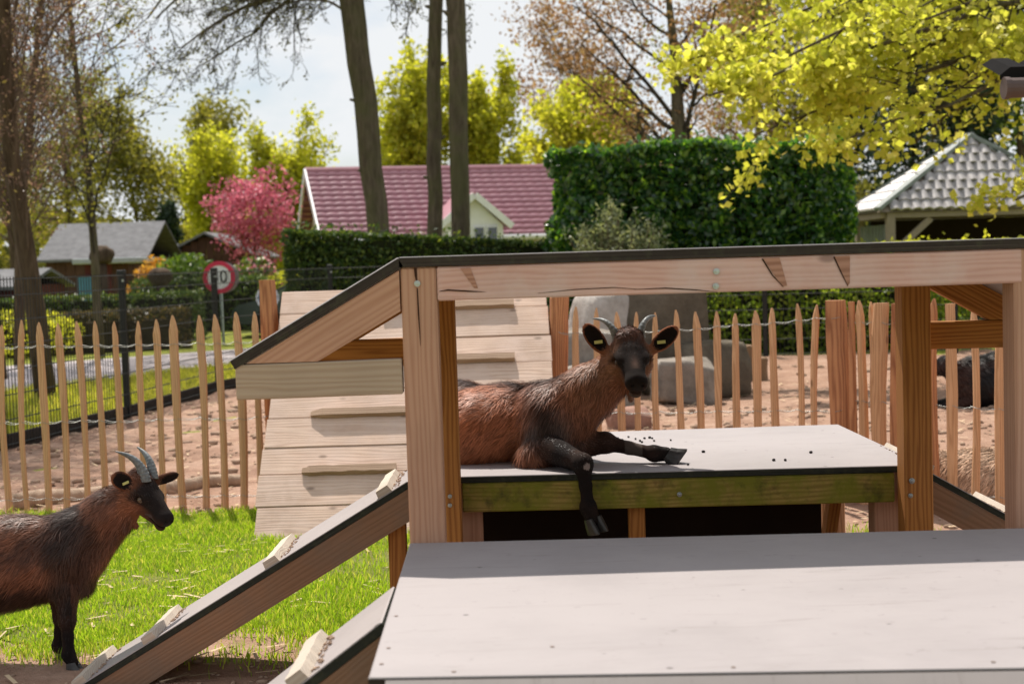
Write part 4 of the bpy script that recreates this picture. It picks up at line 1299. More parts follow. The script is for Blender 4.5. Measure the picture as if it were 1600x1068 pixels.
# head facing the viewer, chin low
hc = P3(983, 552, 5.0)
nose_dir = np.array((0.055, -0.88, -0.44))
L, fw, hu, sd = goat_head(s, hc, nose_dir, (0.03, -0.35, 1), 1.2, DK, TAN, 0.55)
eA = ear(s, P3(948, 552, 5.0), P3(915, 509, 4.99), (0.25, -1, -0.15), 0.032)
eB = ear(s, P3(1017, 549, 5.0), P3(1056, 513, 4.99), (-0.25, -1, -0.15), 0.032)
# wattles
s.cone(P3(953, 604, 4.975), P3(951, 620, 4.965), 0.009, 0.0125, BROWN, 0.008, (0, 0, -1), hair=0.008)
s.cone(P3(984, 612, 4.96), P3(986, 623, 4.955), 0.008, 0.011, RUST, 0.008, (0, 0, -1), hair=0.008)
# forelegs
k0 = P3(862, 702, 4.90); k1 = P3(911, 734, 4.755); k2 = P3(919, 792, 4.715); k3 = P3(922, 802, 4.712)
k1[2] = max(k1[2], ZT+0.03)
s.cone(k0, k1, 0.050, 0.032, DK, 0.022, hair=0.010)
s.ell(k1, ((1, 0, 0), (0, 1, 0), (0, 0, 1)), (0.033, 0.034, 0.037), DK, 0.015, (0, 0, -1), 0.008)
km = k1*0.5+k2*0.5
s.cone(k1, km, 0.028, 0.0205, DK, 0.015, hair=0.006)
s.cone(km, k2, 0.0205, 0.0215, DK, 0.012, hair=0.006)
s.ell(k2, ((1, 0, 0), (0, 1, 0), (0, 0, 1)), (0.027, 0.029, 0.026), DK, 0.012, (0, 0, -1), 0.006)
k4 = P3(926, 812, 4.712)
s.cone(k2, k4, 0.0265, 0.026, DK, 0.012, hair=0.008)
f0 = P3(898, 697, 5.0); f1 = P3(945, 691, 4.99); f2 = P3(1022, 708, 4.93); f3 = P3(1040, 712, 4.92)
f1[2] = max(f1[2], ZT+0.04); f2[2] = ZT+0.034; f3[2] = ZT+0.032
s.cone(f0, f1, 0.050, 0.036, DKB, 0.025, hair=0.014)
s.ell(f1, ((1, 0, 0), (0, 1, 0), (0, 0, 1)), (0.036, 0.034, 0.036), DK, 0.015, (1, 0, -0.3), 0.012)
fm = f1*0.5+f2*0.5
s.cone(f1, fm, 0.030, 0.022, DK, 0.015, hair=0.008)
s.cone(fm, f2, 0.022, 0.0225, DK, 0.012, hair=0.007)
s.ell(f2, ((1, 0, 0), (0, 1, 0), (0, 0, 1)), (0.027, 0.028, 0.028), DK, 0.012, (1, 0, 0), 0.007)
s.cone(f2, f3, 0.0265, 0.0255, DK, 0.012, hair=0.008)
back_y = 5.16
def paint_lying(V, C, Ha):
    n = fbm(V*9, 3, 3)
    # dorsal stripe along the spine and dark withers
    spine = np.interp(V[:, 0], [rump[0]-0.15, rump[0], chest[0]], [rump[1], rump[1], chest[1]])
    top = np.clip((V[:, 2]-(ZT+0.222+0.02*n))/0.02, 0, 1)*np.exp(-((V[:, 1]-spine)/0.075)**2)*(V[:, 0] < chest[0]+0.06)*(V[:, 2] < ZT+0.34)
    C[:] = C*(1-top[:, None]*0.9)+np.array(DK)*top[:, None]*0.9
    # black streak from the withers down the shoulder
    sh = np.exp(-((V[:, 0]-(k0[0]-0.02))/0.045)**2)*np.clip((V[:, 2]-ZT-0.04)/0.06, 0, 1)*np.clip((ZT+0.27-V[:, 2])/0.05, 0, 1)*(n > 0.40)
    C[:] = C*(1-sh[:, None]*0.75)+np.array(DK)*sh[:, None]*0.75
    lw = np.clip((n-0.55)*5, 0, 1)*0.35
    C[:] = C*(1-lw[:, None])+np.array(DKB)*lw[:, None]
    # face blaze: paler bridge, tan cheeks kept
    R = (V-hc); a = R @ fw; b = R @ hu; c = R @ sd
    w_ = (0.65*np.exp(-((a-0.135)/0.035)**2)*np.exp(-(c/0.016)**2)*(b > 0.0)*(0.6+0.8*n))[:, None]
    w_ = np.clip(w_, 0, 0.8); C[:] = C*(1-w_)+np.array((0.16, 0.10, 0.08))*w_
    m = (a > 0.155) & (b > -0.03) & (np.abs(c) < 0.02)
    C[m] = np.array((0.03, 0.024, 0.022))
    w_ = (np.clip((a-0.03)/0.02, 0, 1)*np.clip((b+0.012)/0.015, 0, 1)*(np.linalg.norm(R, axis=1) < 0.24)*(1-np.exp(-((a-0.135)/0.035)**2)*np.exp(-(c/0.016)**2)))[:, None]*0.8
    C[:] = C*(1-w_)+np.array(DK)*w_
    m = (a > 0.10) & (b < -0.050) & (np.abs(c) < 0.03)
    C[m] = C[m]*0.5+np.array((0.16, 0.13, 0.11))*0.5
    paint_ears(V, C, (eA, eB))
    # bald pale spot on the near knee
    m = np.linalg.norm(V-(k1+np.array((0.012, -0.034, -0.004))), axis=1) < 0.012
    C[m] = (0.30, 0.25, 0.23); Ha[m] = 0
    Ha[(V[:, 2] > ZT+0.23) & (V[:, 0] < 0.14) & (V[:, 0] > -0.02)] *= 1.6
body = finish(GL, s, 0.0046, 62000, 5, paint_lying)
horn([P3(965, 532, 5.02), P3(957, 505, 5.01), P3(944, 497, 5.03), P3(926, 498, 5.08)], 0.0195, GL)
horn([P3(999, 531, 5.02), P3(1001, 505, 5.01), P3(1010, 495, 5.03), P3(1024, 493, 5.08)], 0.0195, GL)
for g in (-1, 1):
    eye(L(0.054, 0.003, g*0.0395*1.0), sd*g+fw*0.45+hu*0.1, fw, GL, 0.0125)
ear_tag(eA, GL); ear_tag(eB, GL)
hoof(P3(926, 808, 4.712), (0.35, -0.9, -0.2), np.array(k2)-np.array(k4), GL, 1.4)
hoof(Vector(f3)+Vector((0.004, 0, 0)), (0.75, -0.15, 0.65), Vector((-0.80, 0.10, 0.60)), GL, 1.3)

# ---- goat standing at the left, half out of the picture
GS = empty('goat', (-1.9, 5.2, 0), 'dark brown goat with black face and swept-back horns standing on the lawn at left', 'goat')
s = Sculpt()
D = 5.06
BK = np.array((-0.8, 0.0, -0.6))
wth, mid, rmp = P3(95, 868, D), P3(-20, 882, D), P3(-160, 872, D)
s.ell((wth+mid)/2+np.array((-0.02, 0, 0)), ((1, 0, 0.03), (0, 1, 0), (-0.03, 0, 1)), (0.26, 0.135, 0.165), BROWN, 0.06, BK, 0.04)
s.ell(mid+np.array((-0.08, 0, -0.015)), ((1, 0, 0), (0, 1, 0), (0, 0, 1)), (0.26, 0.155, 0.168), DKB, 0.06, BK, 0.042)
s.ell(rmp, ((1, 0, 0), (0, 1, 0), (0, 0, 1)), (0.17, 0.12, 0.15), BROWN, 0.06, BK, 0.04)
s.ell(P3(108, 868, D-0.06), ((0.35, 0, 0.94), (0, 1, 0), (-0.94, 0, 0.35)), (0.135, 0.06, 0.075), DKB, 0.05, (-0.2, 0, -1), 0.035)
s.ell(P3(108, 868, D+0.06), ((0.35, 0, 0.94), (0, 1, 0), (-0.94, 0, 0.35)), (0.135, 0.06, 0.075), DKB, 0.05, (-0.2, 0, -1), 0.035)
s.ell(P3(128, 892, D), ((1, 0, 0), (0, 1, 0), (0, 0, 1)), (0.055, 0.07, 0.085), DKB, 0.04, (0, 0, -1), 0.04)
s.cone(P3(118, 845, D), P3(172, 800, D-0.01), 0.118, 0.078, DKB, 0.05, (-0.65, 0, -0.75), hair=0.04)
s.cone(P3(172, 800, D-0.01), P3(203, 772, D-0.02), 0.078, 0.058, BROWN, 0.04, (-0.65, 0, -0.75), hair=0.032)
s.cone(P3(140, 862, D), P3(196, 800, D-0.01), 0.07, 0.04, BROWN, 0.04, (-0.5, 0, -0.9), hair=0.03)
hc2 = P3(217, 765, D-0.02)
L2, fw2, hu2, sd2 = goat_head(s, hc2, (0.66, -0.42, -0.52), (0.4, -0.15, 1), 1.04, DK, BROWN, 0.65)
eC = ear(s, P3(207, 760, D-0.06), P3(177, 743, D-0.12), (0.35, -1, 0.05), 0.032)
eD = ear(s, P3(243, 752, D+0.02), P3(277, 741, D+0.05), (0.7, -0.6, -0.5), 0.022)
s.cone(P3(197, 812, D-0.055), P3(196, 829, D-0.06), 0.008, 0.0115, DKB, 0.008, (0, 0, -1), hair=0.006)
s.cone(P3(207, 812, D-0.02), P3(212, 821, D-0.02), 0.008, 0.0115, BROWN, 0.008, (0, 0, -1), hair=0.006)
def foreleg(el, kn, fe, pa, sc=1.0):
    s.cone(el, kn, 0.047*sc, 0.029*sc, DKB, 0.03, hair=0.018)
    s.ell(kn, ((1, 0, 0), (0, 1, 0), (0, 0, 1)), (0.028, 0.027, 0.034), DK, 0.015, (0, 0, -1), 0.007)
    m_ = np.array(kn)*0.5+np.array(fe)*0.5
    s.cone(kn, m_, 0.025*sc, 0.019*sc, DK, 0.015, hair=0.008)
    s.cone(m_, fe, 0.019*sc, 0.022*sc, DK, 0.012, hair=0.008)
    s.cone(fe, pa, 0.023*sc, 0.021*sc, DK, 0.012, hair=0.007)
gz = 0.02
fl1 = [P3(104, 915, D-0.06), P3(105, 968, D-0.075), P3(107, 1022, D-0.10), P3(113, 1034, D-0.105)]
fl2 = [P3(92, 915, D+0.06), P3(96, 962, D+0.06), P3(91, 1008, D+0.05), P3(96, 1019, D+0.045)]
foreleg(*fl1); foreleg(*fl2, 0.97)
# hind legs (outside the frame)
for dy in (-0.065, 0.07):
    hip = rmp+np.array((-0.02, dy, -0.02)); kn = hip+np.array((0.07, 0, -0.17)); hk = hip+np.array((-0.11, 0, -0.27)); ft = np.array((hk[0]+0.01, hk[1], 0.065)); 
    s.cone(hip, kn, 0.085, 0.055, BROWN, 0.04, hair=0.025); s.cone(kn, hk, 0.05, 0.026, DKB, 0.025, hair=0.015); s.cone(hk, ft, 0.024, 0.019, DK, 0.015, hair=0.008)
    s.cone(ft, ft+np.array((0.025, 0, -0.025)), 0.022, 0.021, DK, 0.012, hair=0.006)
    hoof(ft+np.array((0.025, 0, -0.024)), (1, 0, 0), (0, 0, 1), GS)
tb = rmp+np.array((-0.16, 0, 0.09)); s.cone(tb, tb+np.array((-0.07, 0, 0.05)), 0.03, 0.015, DK, 0.03, hair=0.04)
def paint_standing(V, C, Ha):
    n = fbm(V*9+3, 3, 13)
    body = V[:, 0] < wth[0]+0.06
    # rusty saddle along the back, dark belly
    top = np.clip((V[:, 2]-0.44-0.05*(n-0.5))/0.05, 0, 1)*body
    C[body] *= 0.72
    C[:] = C*(1-top[:, None]*0.45)+np.array(RUST)*0.8*top[:, None]*0.45
    bl = np.clip((0.36-V[:, 2]+0.06*(n-0.5))/0.06, 0, 1)*body*(V[:, 2] > 0.2)
    C[:] = C*(1-bl[:, None]*0.85)+np.array(DK)*bl[:, None]*0.85
    lw = np.clip((n-0.38)*5, 0, 1)*0.72
    hd = np.linalg.norm(V-hc2, axis=1) < 0.2
    C[:] = C*(1-lw[:, None])+np.array(DKB)*0.7*lw[:, None]
    wd = np.exp(-((V[:, 0]-(wth[0]+0.05))/0.07)**2)*np.clip((V[:, 2]-0.40)/0.05, 0, 1)*(~hd)
    C[:] = C*(1-wd[:, None]*0.8)+np.array(DK)*1.3*wd[:, None]*0.8
    R = (V-hc2); a = R @ fw2; b = R @ hu2; c = R @ sd2
    m = (a > 0.15) & (b > -0.03) & (np.abs(c) < 0.02); C[m] = (0.03, 0.026, 0.025)
    w_ = (np.clip((a-0.015)/0.02, 0, 1)*np.clip((b+0.020)/0.015, 0, 1)*(np.linalg.norm(R, axis=1) < 0.24))[:, None]*0.92
    C[:] = C*(1-w_)+np.array(DK)*w_
    m = (a > 0.09) & (a < 0.16) & (b < -0.008) & (b > -0.033) & (np.abs(c) > 0.012) & (np.abs(c) < 0.03); C[m] = C[m]*0.5+np.array((0.10, 0.085, 0.08))*0.5
    paint_ears(V, C, (eC, eD))
body2 = finish(GS, s, 0.0046, 60000, 6, paint_standing)
horn([P3(226, 752, D-0.05), P3(223, 722, D-0.05), P3(206, 711, D-0.06), P3(180, 705, D-0.08)], 0.0255, GS, 12)
horn([P3(239, 748, D-0.01), P3(238, 722, D), P3(230, 708, D+0.01), P3(214, 698, D+0.03)], 0.0255, GS, 12)
for g in (-1, 1):
    eye(L2(0.054, 0.003, g*0.0395), sd2*g+fw2*0.35+hu2*0.05, fw2, GS, 0.0125)
ear_tag(eC, GS, 0.8)
hoof(fl1[3], (0.8, -0.3, 0), (-0.15, 0.1, 1), GS)
hoof(fl2[3], (0.8, 0.2, 0), (-0.15, 0.1, 1), GS)

# ---- two animals resting beyond the right-hand pickets
def resting(label, c, L_, h, cols, seed, n, yaw=0.0, hl=0.06):
    r = empty('goat', c, label, 'goat')
    q = Sculpt()
    c = np.array(c, float)
    ca, sa = math.cos(yaw), math.sin(yaw)
    X = np.array((ca, sa, 0)); Y = np.array((-sa, ca, 0)); Z = np.array((0, 0, 1.0))
    at = lambda x, y, z: c + X*x*L_ + Y*y*L_ + Z*z*h
    fl = -X*0.8+np.array((0, 0, -0.6))
    q.ell(at(-0.02, 0, 0.48), (X, Y, Z), (L_*0.36, L_*0.235, h*0.50), cols[0], 0.06, fl, hl)
    q.ell(at(-0.28, 0, 0.45), (X, Y, Z), (L_*0.2, L_*0.2, h*0.47), cols[1], 0.06, fl, hl)
    q.ell(at(0.26, 0, 0.46), (X, Y, Z), (L_*0.18, L_*0.17, h*0.45), cols[1], 0.06, fl, hl)
    q.ell(at(-0.18, -0.16, 0.25), (X, Y, Z), (L_*0.2, L_*0.09, h*0.28), cols[1], 0.05, fl, hl)
    q.cone(at(0.34, 0, 0.55), at(0.50, 0.0, 0.75), L_*0.11, L_*0.075, cols[1], 0.05, fl, hair=hl*0.7)
    q.cone(at(0.50, 0.0, 0.80), at(0.66, -0.02, 0.60), L_*0.075, L_*0.045, cols[0], 0.04, fl, hair=hl*0.3)
    for g in (-1, 1):
        q.cone(at(0.47, 0.06*g, 0.86), at(0.42, 0.18*g, 0.80), L_*0.03, L_*0.018, cols[1], 0.02, fl, hair=hl*0.3)
        q.cone(at(0.30, 0.12*g, 0.15), at(0.55, 0.13*g, 0.08), L_*0.05, L_*0.03, cols[1], 0.03, fl, hair=hl*0.3)
    q.cone(at(-0.46, 0, 0.55), at(-0.53, 0, 0.40), L_*0.035, L_*0.02, cols[0], 0.03, fl, hair=hl)
    def pt(V, C, Ha):
        nn = fbm(V*6+seed, 3, seed)
        w = np.clip((nn-0.5)*6, 0, 1)[:, None]
        C[:] = C*(1-w*0.7)+np.array(cols[2])*w*0.7
        V[:, 2] = np.maximum(V[:, 2], c[2]+0.002)
    finish(r, q, 0.012, n, seed, pt, 0.005, 0.3)
    return r
b = PZ(1575, 642, 0)
resting('black long-haired goat resting on the sand far behind the right pickets', (b.x+0.02, b.y+0.25, 0.0), 0.95, 0.50, ((0.02, 0.018, 0.018), (0.016, 0.014, 0.014), (0.075, 0.035, 0.025)), 3, 16000, math.pi)
b = PZ(1560, 805, 0)
resting('cream long-haired goat curled on the sand behind the rightmost pickets', (b.x+0.02, b.y+0.36, 0.0), 0.80, 0.30, ((0.52, 0.36, 0.25), (0.46, 0.31, 0.21), (0.30, 0.18, 0.11)), 9, 26000, 0.05, 0.075)

# droppings on the middle platform
rr = random.Random(5)
V, Fc = ICO3
dm = fast_mesh('dropping', ico_points(2)[0]*np.array((0.0062, 0.0046, 0.0042)), T=ico_points(2)[1], smooth=True)
M['dropping'] = plain('goat_dropping', (0.016, 0.012, 0.010), 0.7, 0.3)
dm.materials.append(M['dropping'])
for px, py in ((936, 689), (949, 681), (953, 685), (965, 684), (977, 691), (982, 682), (993, 685), (1000, 688), (1003, 690), (1015, 683), (1019, 684), (1022, 688), (1048, 687), (1012, 703), (1075, 725), (1099, 705), (1209, 718), (1227, 718), (1267, 706), (972, 687), (1007, 684)):
    p = PZ(px, py, ZT+0.004)
    o = bpy.data.objects.new('dropping', dm); COL.objects.link(o)
    o.location = (p.x, p.y, ZT+0.0042); o.rotation_euler = (0, 0, rr.uniform(0, 3)); sc_ = rr.uniform(0.8, 1.25); o.scale = (sc_, sc_, sc_)
    tag(o, 'small dark dropping pellet on the plywood of the middle platform', 'dropping', 'droppings on the middle platform')

# ------------------------------------------------------------------ foliage helpers
def leaves(C, size, rng, up=0.0, asp=0.55, fold=0.0):
    """one rhombus leaf per centre"""
    n = len(C)
    a = rng.normal(size=(n, 3)); a[:, 2] += up; a /= np.linalg.norm(a, axis=1, keepdims=True)
    b = rng.normal(size=(n, 3)); b -= (a*b).sum(1, keepdims=True)*a; b /= np.linalg.norm(b, axis=1, keepdims=True)
    c = np.cross(a, b)
    s = (size*rng.uniform(0.6, 1.35, n))[:, None]
    V = np.stack([C-b*s*0.5, C+c*s*asp*0.5+b*s*0.05+a*s*fold, C+b*s*0.5, C-c*s*asp*0.5+b*s*0.05+a*s*fold], 1).reshape(-1, 3)
    return V, np.arange(4*n).reshape(-1, 4)
def hedge(name, label, poly, z0, z1, m, core, n, size, seed, cat='hedge', lump=0.18, roundtop=0.25, group=None, flowers=None, drop=0.0, inset=0.20):
    """clipped hedge over a ground outline: dark woody core, shell of leaves"""
    rng = np.random.default_rng(seed)
    c = np.mean(np.array(poly), 0)
    root = empty(name, (c[0], c[1], 0), label, cat, group)
    hx = np.max(np.abs(np.array(poly)-c), 0)
    core_poly = [tuple(c+(np.array(p)-c)*np.maximum(0.12, 1-inset/hx)) for p in poly]
    x0h, x1h = min(p[0] for p in poly), max(p[0] for p in poly)
    cb = MB().slab(core_poly, max(z0, 0), z1-0.6*inset); cb.v = [(x, y, z*(1-drop*(x-x0h)/(x1h-x0h))) for x, y, z in cb.v]
    cb.build('branches', M[core], root)
    m_ = len(poly)
    segs = [(np.array(poly[i]), np.array(poly[(i+1) % m_])) for i in range(m_)]
    Ls = np.array([np.linalg.norm(b-a) for a, b in segs]); per = Ls.sum()
    H = z1-z0
    # area of sides and top share the leaves
    xs = np.array(poly); areaT = 0.5*abs(np.dot(xs[:, 0], np.roll(xs[:, 1], 1))-np.dot(xs[:, 1], np.roll(xs[:, 0], 1)))
    nS = int(n*per*H/(per*H+areaT)); nT = n-nS
    k = rng.choice(m_, nS, p=Ls/per); t = rng.uniform(0, 1, nS); z = rng.uniform(0, 1, nS)
    A = np.array([s[0] for s in segs])[k]; B = np.array([s[1] for s in segs])[k]
    p = A+(B-A)*t[:, None]
    nr = np.stack([(B-A)[:, 1], -(B-A)[:, 0]], 1); nr /= np.linalg.norm(nr, axis=1, keepdims=True)
    sg = np.sign(((p-c)*nr).sum(1))[:, None]; nr *= sg
    zz = z0+z*H
    q = fbm(np.c_[p*1.6, zz*1.6], 3, seed)-0.5; q2 = fbm(np.c_[p*6, zz*6], 2, seed+5)-0.5
    off = (lump*q*2+lump*0.8*q2-np.abs(rng.normal(0, 0.05, nS)) - roundtop*np.clip(z-0.85, 0, 1)**2*12)[:, None]
    P1 = np.c_[p+nr*off, zz]
    # top
    w = rng.uniform(0, 1, (nT*3, 2)); lo, hi = xs.min(0), xs.max(0); tp = lo+w*(hi-lo)
    ins = np.zeros(len(tp), bool); j = m_-1
    for i in range(m_):
        xi, yi = poly[i]; xj, yj = poly[j]
        cr = ((yi > tp[:, 1]) != (yj > tp[:, 1])) & (tp[:, 0] < (xj-xi)*(tp[:, 1]-yi)/(yj-yi+1e-9)+xi)
        ins ^= cr; j = i
    tp = tp[ins][:nT]
    P2 = np.c_[tp, z1+lump*1.3*(fbm(np.c_[tp*1.4, np.zeros(len(tp))], 3, seed+2)-0.5)-np.abs(rng.normal(0, 0.04, len(tp)))+ (rng.uniform(size=len(tp)) < 0.05)*rng.uniform(0, 0.18, len(tp))*min(1, H/2)]
    PA = np.r_[P1, P2]
    PA[:, 2] *= 1-drop*np.clip((PA[:, 0]-lo[0])/(hi[0]-lo[0]), 0, 1)
    V, Q = leaves(PA, size, rng, 0.2)
    o = obj('foliage', fast_mesh('foliage', V, Q), M[m], root); o['kind'] = 'stuff'
    if flowers:
        fm, fn, fs, top = flowers
        PP = np.r_[P1[P1[:, 2] > z0+H*top], P2]; PP = PP[rng.choice(len(PP), min(fn, len(PP)), replace=False)] + rng.normal(0, 0.03, (min(fn, len(PP)), 3))
        V, Q = leaves(PP, fs, rng, 0.3, 0.9)
        o = obj('flowers', fast_mesh('flowers', V, Q), M[fm], root); o['kind'] = 'stuff'
    return root
def box_poly(x0, x1, y0, y1): return [(x0, y0), (x1, y0), (x1, y1), (x0, y1)]

class Tree:
    def __init__(s, seed): s.rng = np.random.default_rng(seed); s.big = []; s.seg = []; s.tips = []
    def branch(s, p, d, L, r, lvl, spec):
        rng = s.rng
        sp = spec[min(lvl, len(spec)-1)]
        n = sp.get('n', 5); wob = sp.get('wob', 0.12); trop = sp.get('trop', 0.0)
        p = np.array(p, float); d = np.array(d, float); d /= np.linalg.norm(d)
        P = [p.copy()]; Ds = [d.copy()]
        for k in range(n):
            d = d + rng.normal(0, wob, 3) + np.array((0, 0, trop)); d /= np.linalg.norm(d)
            p = p + d*L/n; P.append(p.copy()); Ds.append(d.copy())
        R = [r*(1-(1-sp.get('end', 0.25))*k/n) for k in range(n+1)]
        if lvl <= sp.get('biglvl', 0): s.big.append((P, R))
        else:
            for k in range(n): s.seg.append((P[k], P[k+1], R[k], R[k+1]))
        if lvl >= len(spec)-1:
            for k in range(1, n+1): s.tips.append(P[k])
            return
        kids = sp['kids']; t0 = sp.get('t0', 0.35)
        ang = sp.get('ang', 0.7); ratio = sp.get('ratio', 0.5)
        for q in range(kids):
            t = t0+(1-t0)*(q+rng.uniform(0, 1))/kids
            k = min(int(t*n), n-1); f = t*n-k
            pp = P[k]*(1-f)+P[k+1]*f; dd = Ds[k]
            ax = np.cross(dd, rng.normal(size=3)); ax /= np.linalg.norm(ax)
            a = ang*rng.uniform(0.65, 1.3)
            nd = dd*math.cos(a)+ax*math.sin(a)
            rr_ = (R[k]*(1-f)+R[k+1]*f)*sp.get('rr', 0.5)
            s.branch(pp, nd, L*ratio*rng.uniform(0.6, 1.2)*(1-0.45*t*sp.get('shrink', 1)), rr_, lvl+1, spec)
    def build(s, name, label, trunk_m, twig_m, leaf_m=None, leaf_n=0, leaf_s=0.08, spread=0.12, cat='tree', group=None, loc=None, asp=0.6, minr=0.004, clump=0.0):
        p0 = s.big[0][0][0]
        root = empty(name, loc if loc is not None else tuple(p0), label, cat, group)
        b = MB()
        for P, R in s.big: b.tube([Vector(p) for p in P], R, 9 if R[0] > 0.05 else 6)
        b.build('trunk', M[trunk_m], root, smooth=True)
        cr = None
        if s.seg:
            A = np.array([q[0] for q in s.seg]); B = np.array([q[1] for q in s.seg]); ra = np.maximum([q[2] for q in s.seg], minr); rb = np.maximum([q[3] for q in s.seg], minr*0.8)
            d = B-A; d /= np.maximum(np.linalg.norm(d, axis=1, keepdims=True), 1e-9)
            u = np.cross(d, np.array((0.3, 0.5, 0.81))); u /= np.linalg.norm(u, axis=1, keepdims=True); w = np.cross(d, u)
            V = []
            for c_, r_ in ((A, ra), (B, rb)):
                for a in (0, 2.094, 4.189):
                    V.append(c_+(u*math.cos(a)+w*math.sin(a))*np.asarray(r_)[:, None])
            V = np.stack(V, 1); n = len(A); k = np.arange(n)[:, None, None]*6
            Q = (k+np.array([[0, 1, 4, 3], [1, 2, 5, 4], [2, 0, 3, 5]])[None]).reshape(-1, 4)
            o = obj('branches', fast_mesh('branches', V.reshape(-1, 3), Q), M[twig_m], root); o['kind'] = 'stuff'
        if leaf_m:
            T = np.array(s.tips)
            w = None
            if clump > 0:
                w = np.clip(fbm(T*0.9, 2, 7)-clump, 0.01, 1)**2; w /= w.sum()
            idx = s.rng.choice(len(T), leaf_n, p=w)
            C = T[idx]+s.rng.normal(0, spread, (leaf_n, 3))
            V, Q = leaves(C, leaf_s, s.rng, 0.3, asp, 0.06)
            o = obj('crown', fast_mesh('crown', V, Q), M[leaf_m], root); o['kind'] = 'stuff'
        return root

M['laurel'] = leaf_mat('laurel_leaf', (0.018, 0.058, 0.024), (0.05, 0.135, 0.036), (0.24, 0.38, 0.06), trans=0.45, rough=0.27, spec=0.9, tmul=(2.4, 2.3, 0.6))
M['hedgeleaf'] = leaf_mat('conifer_hedge_leaf', (0.028, 0.062, 0.018), (0.08, 0.135, 0.03), (0.22, 0.27, 0.05), trans=0.4, rough=0.4, spec=0.35)
M['boxleaf'] = leaf_mat('clipped_box_leaf', (0.045, 0.085, 0.018), (0.12, 0.20, 0.035), (0.24, 0.28, 0.06), trans=0.35)
M['brightleaf'] = leaf_mat('sunlit_hedge_leaf', (0.14, 0.22, 0.03), (0.30, 0.40, 0.05), (0.48, 0.52, 0.10), trans=0.6, tmul=(1.2, 1.2, 0.6))
M['brownhedge'] = leaf_mat('brown_hedge_leaf', (0.05, 0.055, 0.02), (0.13, 0.105, 0.045), (0.26, 0.18, 0.08), trans=0.35)
M['limeleaf'] = leaf_mat('spring_lime_leaf', (0.35, 0.38, 0.04), (0.52, 0.53, 0.06), (0.66, 0.64, 0.12), trans=0.65, tmul=(1.2, 1.16, 0.6))
M['yellowleaf'] = leaf_mat('yellow_maple_leaf', (0.44, 0.48, 0.055), (0.62, 0.63, 0.11), (0.78, 0.74, 0.22), trans=0.62, tmul=(1.15, 1.12, 0.7))
M['oliveleaf'] = leaf_mat('olive_leaf', (0.13, 0.14, 0.03), (0.28, 0.27, 0.05), (0.42, 0.38, 0.08), trans=0.55)
M['rustleaf'] = leaf_mat('unfolding_rust_leaf', (0.20, 0.11, 0.05), (0.34, 0.21, 0.10), (0.42, 0.31, 0.13), trans=0.5, tmul=(1.15, 1.0, 0.8))
M['greenleaf'] = leaf_mat('mid_green_leaf', (0.05, 0.10, 0.02), (0.12, 0.20, 0.03), (0.22, 0.28, 0.05), trans=0.45)
M['pineleaf'] = leaf_mat('dark_pine_needle', (0.012, 0.028, 0.014), (0.030, 0.058, 0.026), (0.055, 0.085, 0.035), trans=0.15)
M['pinkleaf'] = leaf_mat('magenta_blossom', (0.36, 0.09, 0.13), (0.56, 0.18, 0.25), (0.70, 0.33, 0.39), trans=0.5, tmul=(1.2, 0.9, 0.95))
M['pinkflower'] = leaf_mat('pink_flower', (0.62, 0.18, 0.25), (0.80, 0.36, 0.42), (0.88, 0.60, 0.62), trans=0.45, tmul=(1.1, 0.95, 0.95))
M['whiteflower'] = leaf_mat('white_flower', (0.72, 0.72, 0.66), (0.86, 0.86, 0.80), trans=0.35, tmul=(1, 1, 1))
M['orangeleaf'] = leaf_mat('orange_leaf', (0.46, 0.22, 0.035), (0.60, 0.34, 0.06), (0.66, 0.46, 0.10), trans=0.45, tmul=(1.1, 1, 0.7))
M['silverleaf'] = leaf_mat('grey_green_needle', (0.20, 0.24, 0.14), (0.34, 0.38, 0.22), (0.48, 0.50, 0.33), trans=0.45)
M['core'] = plain('hedge_core', (0.018, 0.022, 0.010), 0.95, 0.05, var=0.5, scale=5)
M['corebrown'] = plain('hedge_core_brown', (0.05, 0.04, 0.022), 0.95, 0.05, var=0.5, scale=5)

# ------------------------------------------------------------------ hedges
hedge('laurel_hedge', 'tall dense dark green laurel hedge with glossy leaves behind the high platform', [(1.0, 21.7), (2.2, 21.55), (4.7, 21.4), (5.25, 21.9), (5.35, 23.6), (4.8, 24.1), (1.2, 24.2), (0.68, 23.2), (0.72, 22.1)], 0.0, 3.08, 'laurel', 'core', 46000, 0.12, 1, lump=0.30, roundtop=0.55, inset=0.5)
hedge('conifer_hedge', 'clipped dark conifer hedge in front of the pink-roofed house', [(-3.36, 21.3), (1.2, 23.6), (1.0, 24.6), (-3.4, 22.3)], 0.0, 1.99, 'hedgeleaf', 'core', 42000, 0.075, 2, lump=0.07, roundtop=0.25, drop=0.17)
hedge('clipped_hedge', 'low sunlit green hedge behind the mesh fence, beyond the boulders', [(1.7, 20.0), (6.4, 19.6), (6.5, 20.6), (1.7, 21.0)], 0.0, 1.24, 'brightleaf', 'core', 15000, 0.09, 3, lump=0.2, inset=0.46)
hedge('clipped_hedge', 'low hedge with light top at the right, in front of the tiled shelter', [(5.0, 21.0), (10.5, 21.0), (10.5, 22.0), (5.0, 22.0)], 0.0, 1.5, 'limeleaf', 'core', 9000, 0.08, 33, lump=0.14)
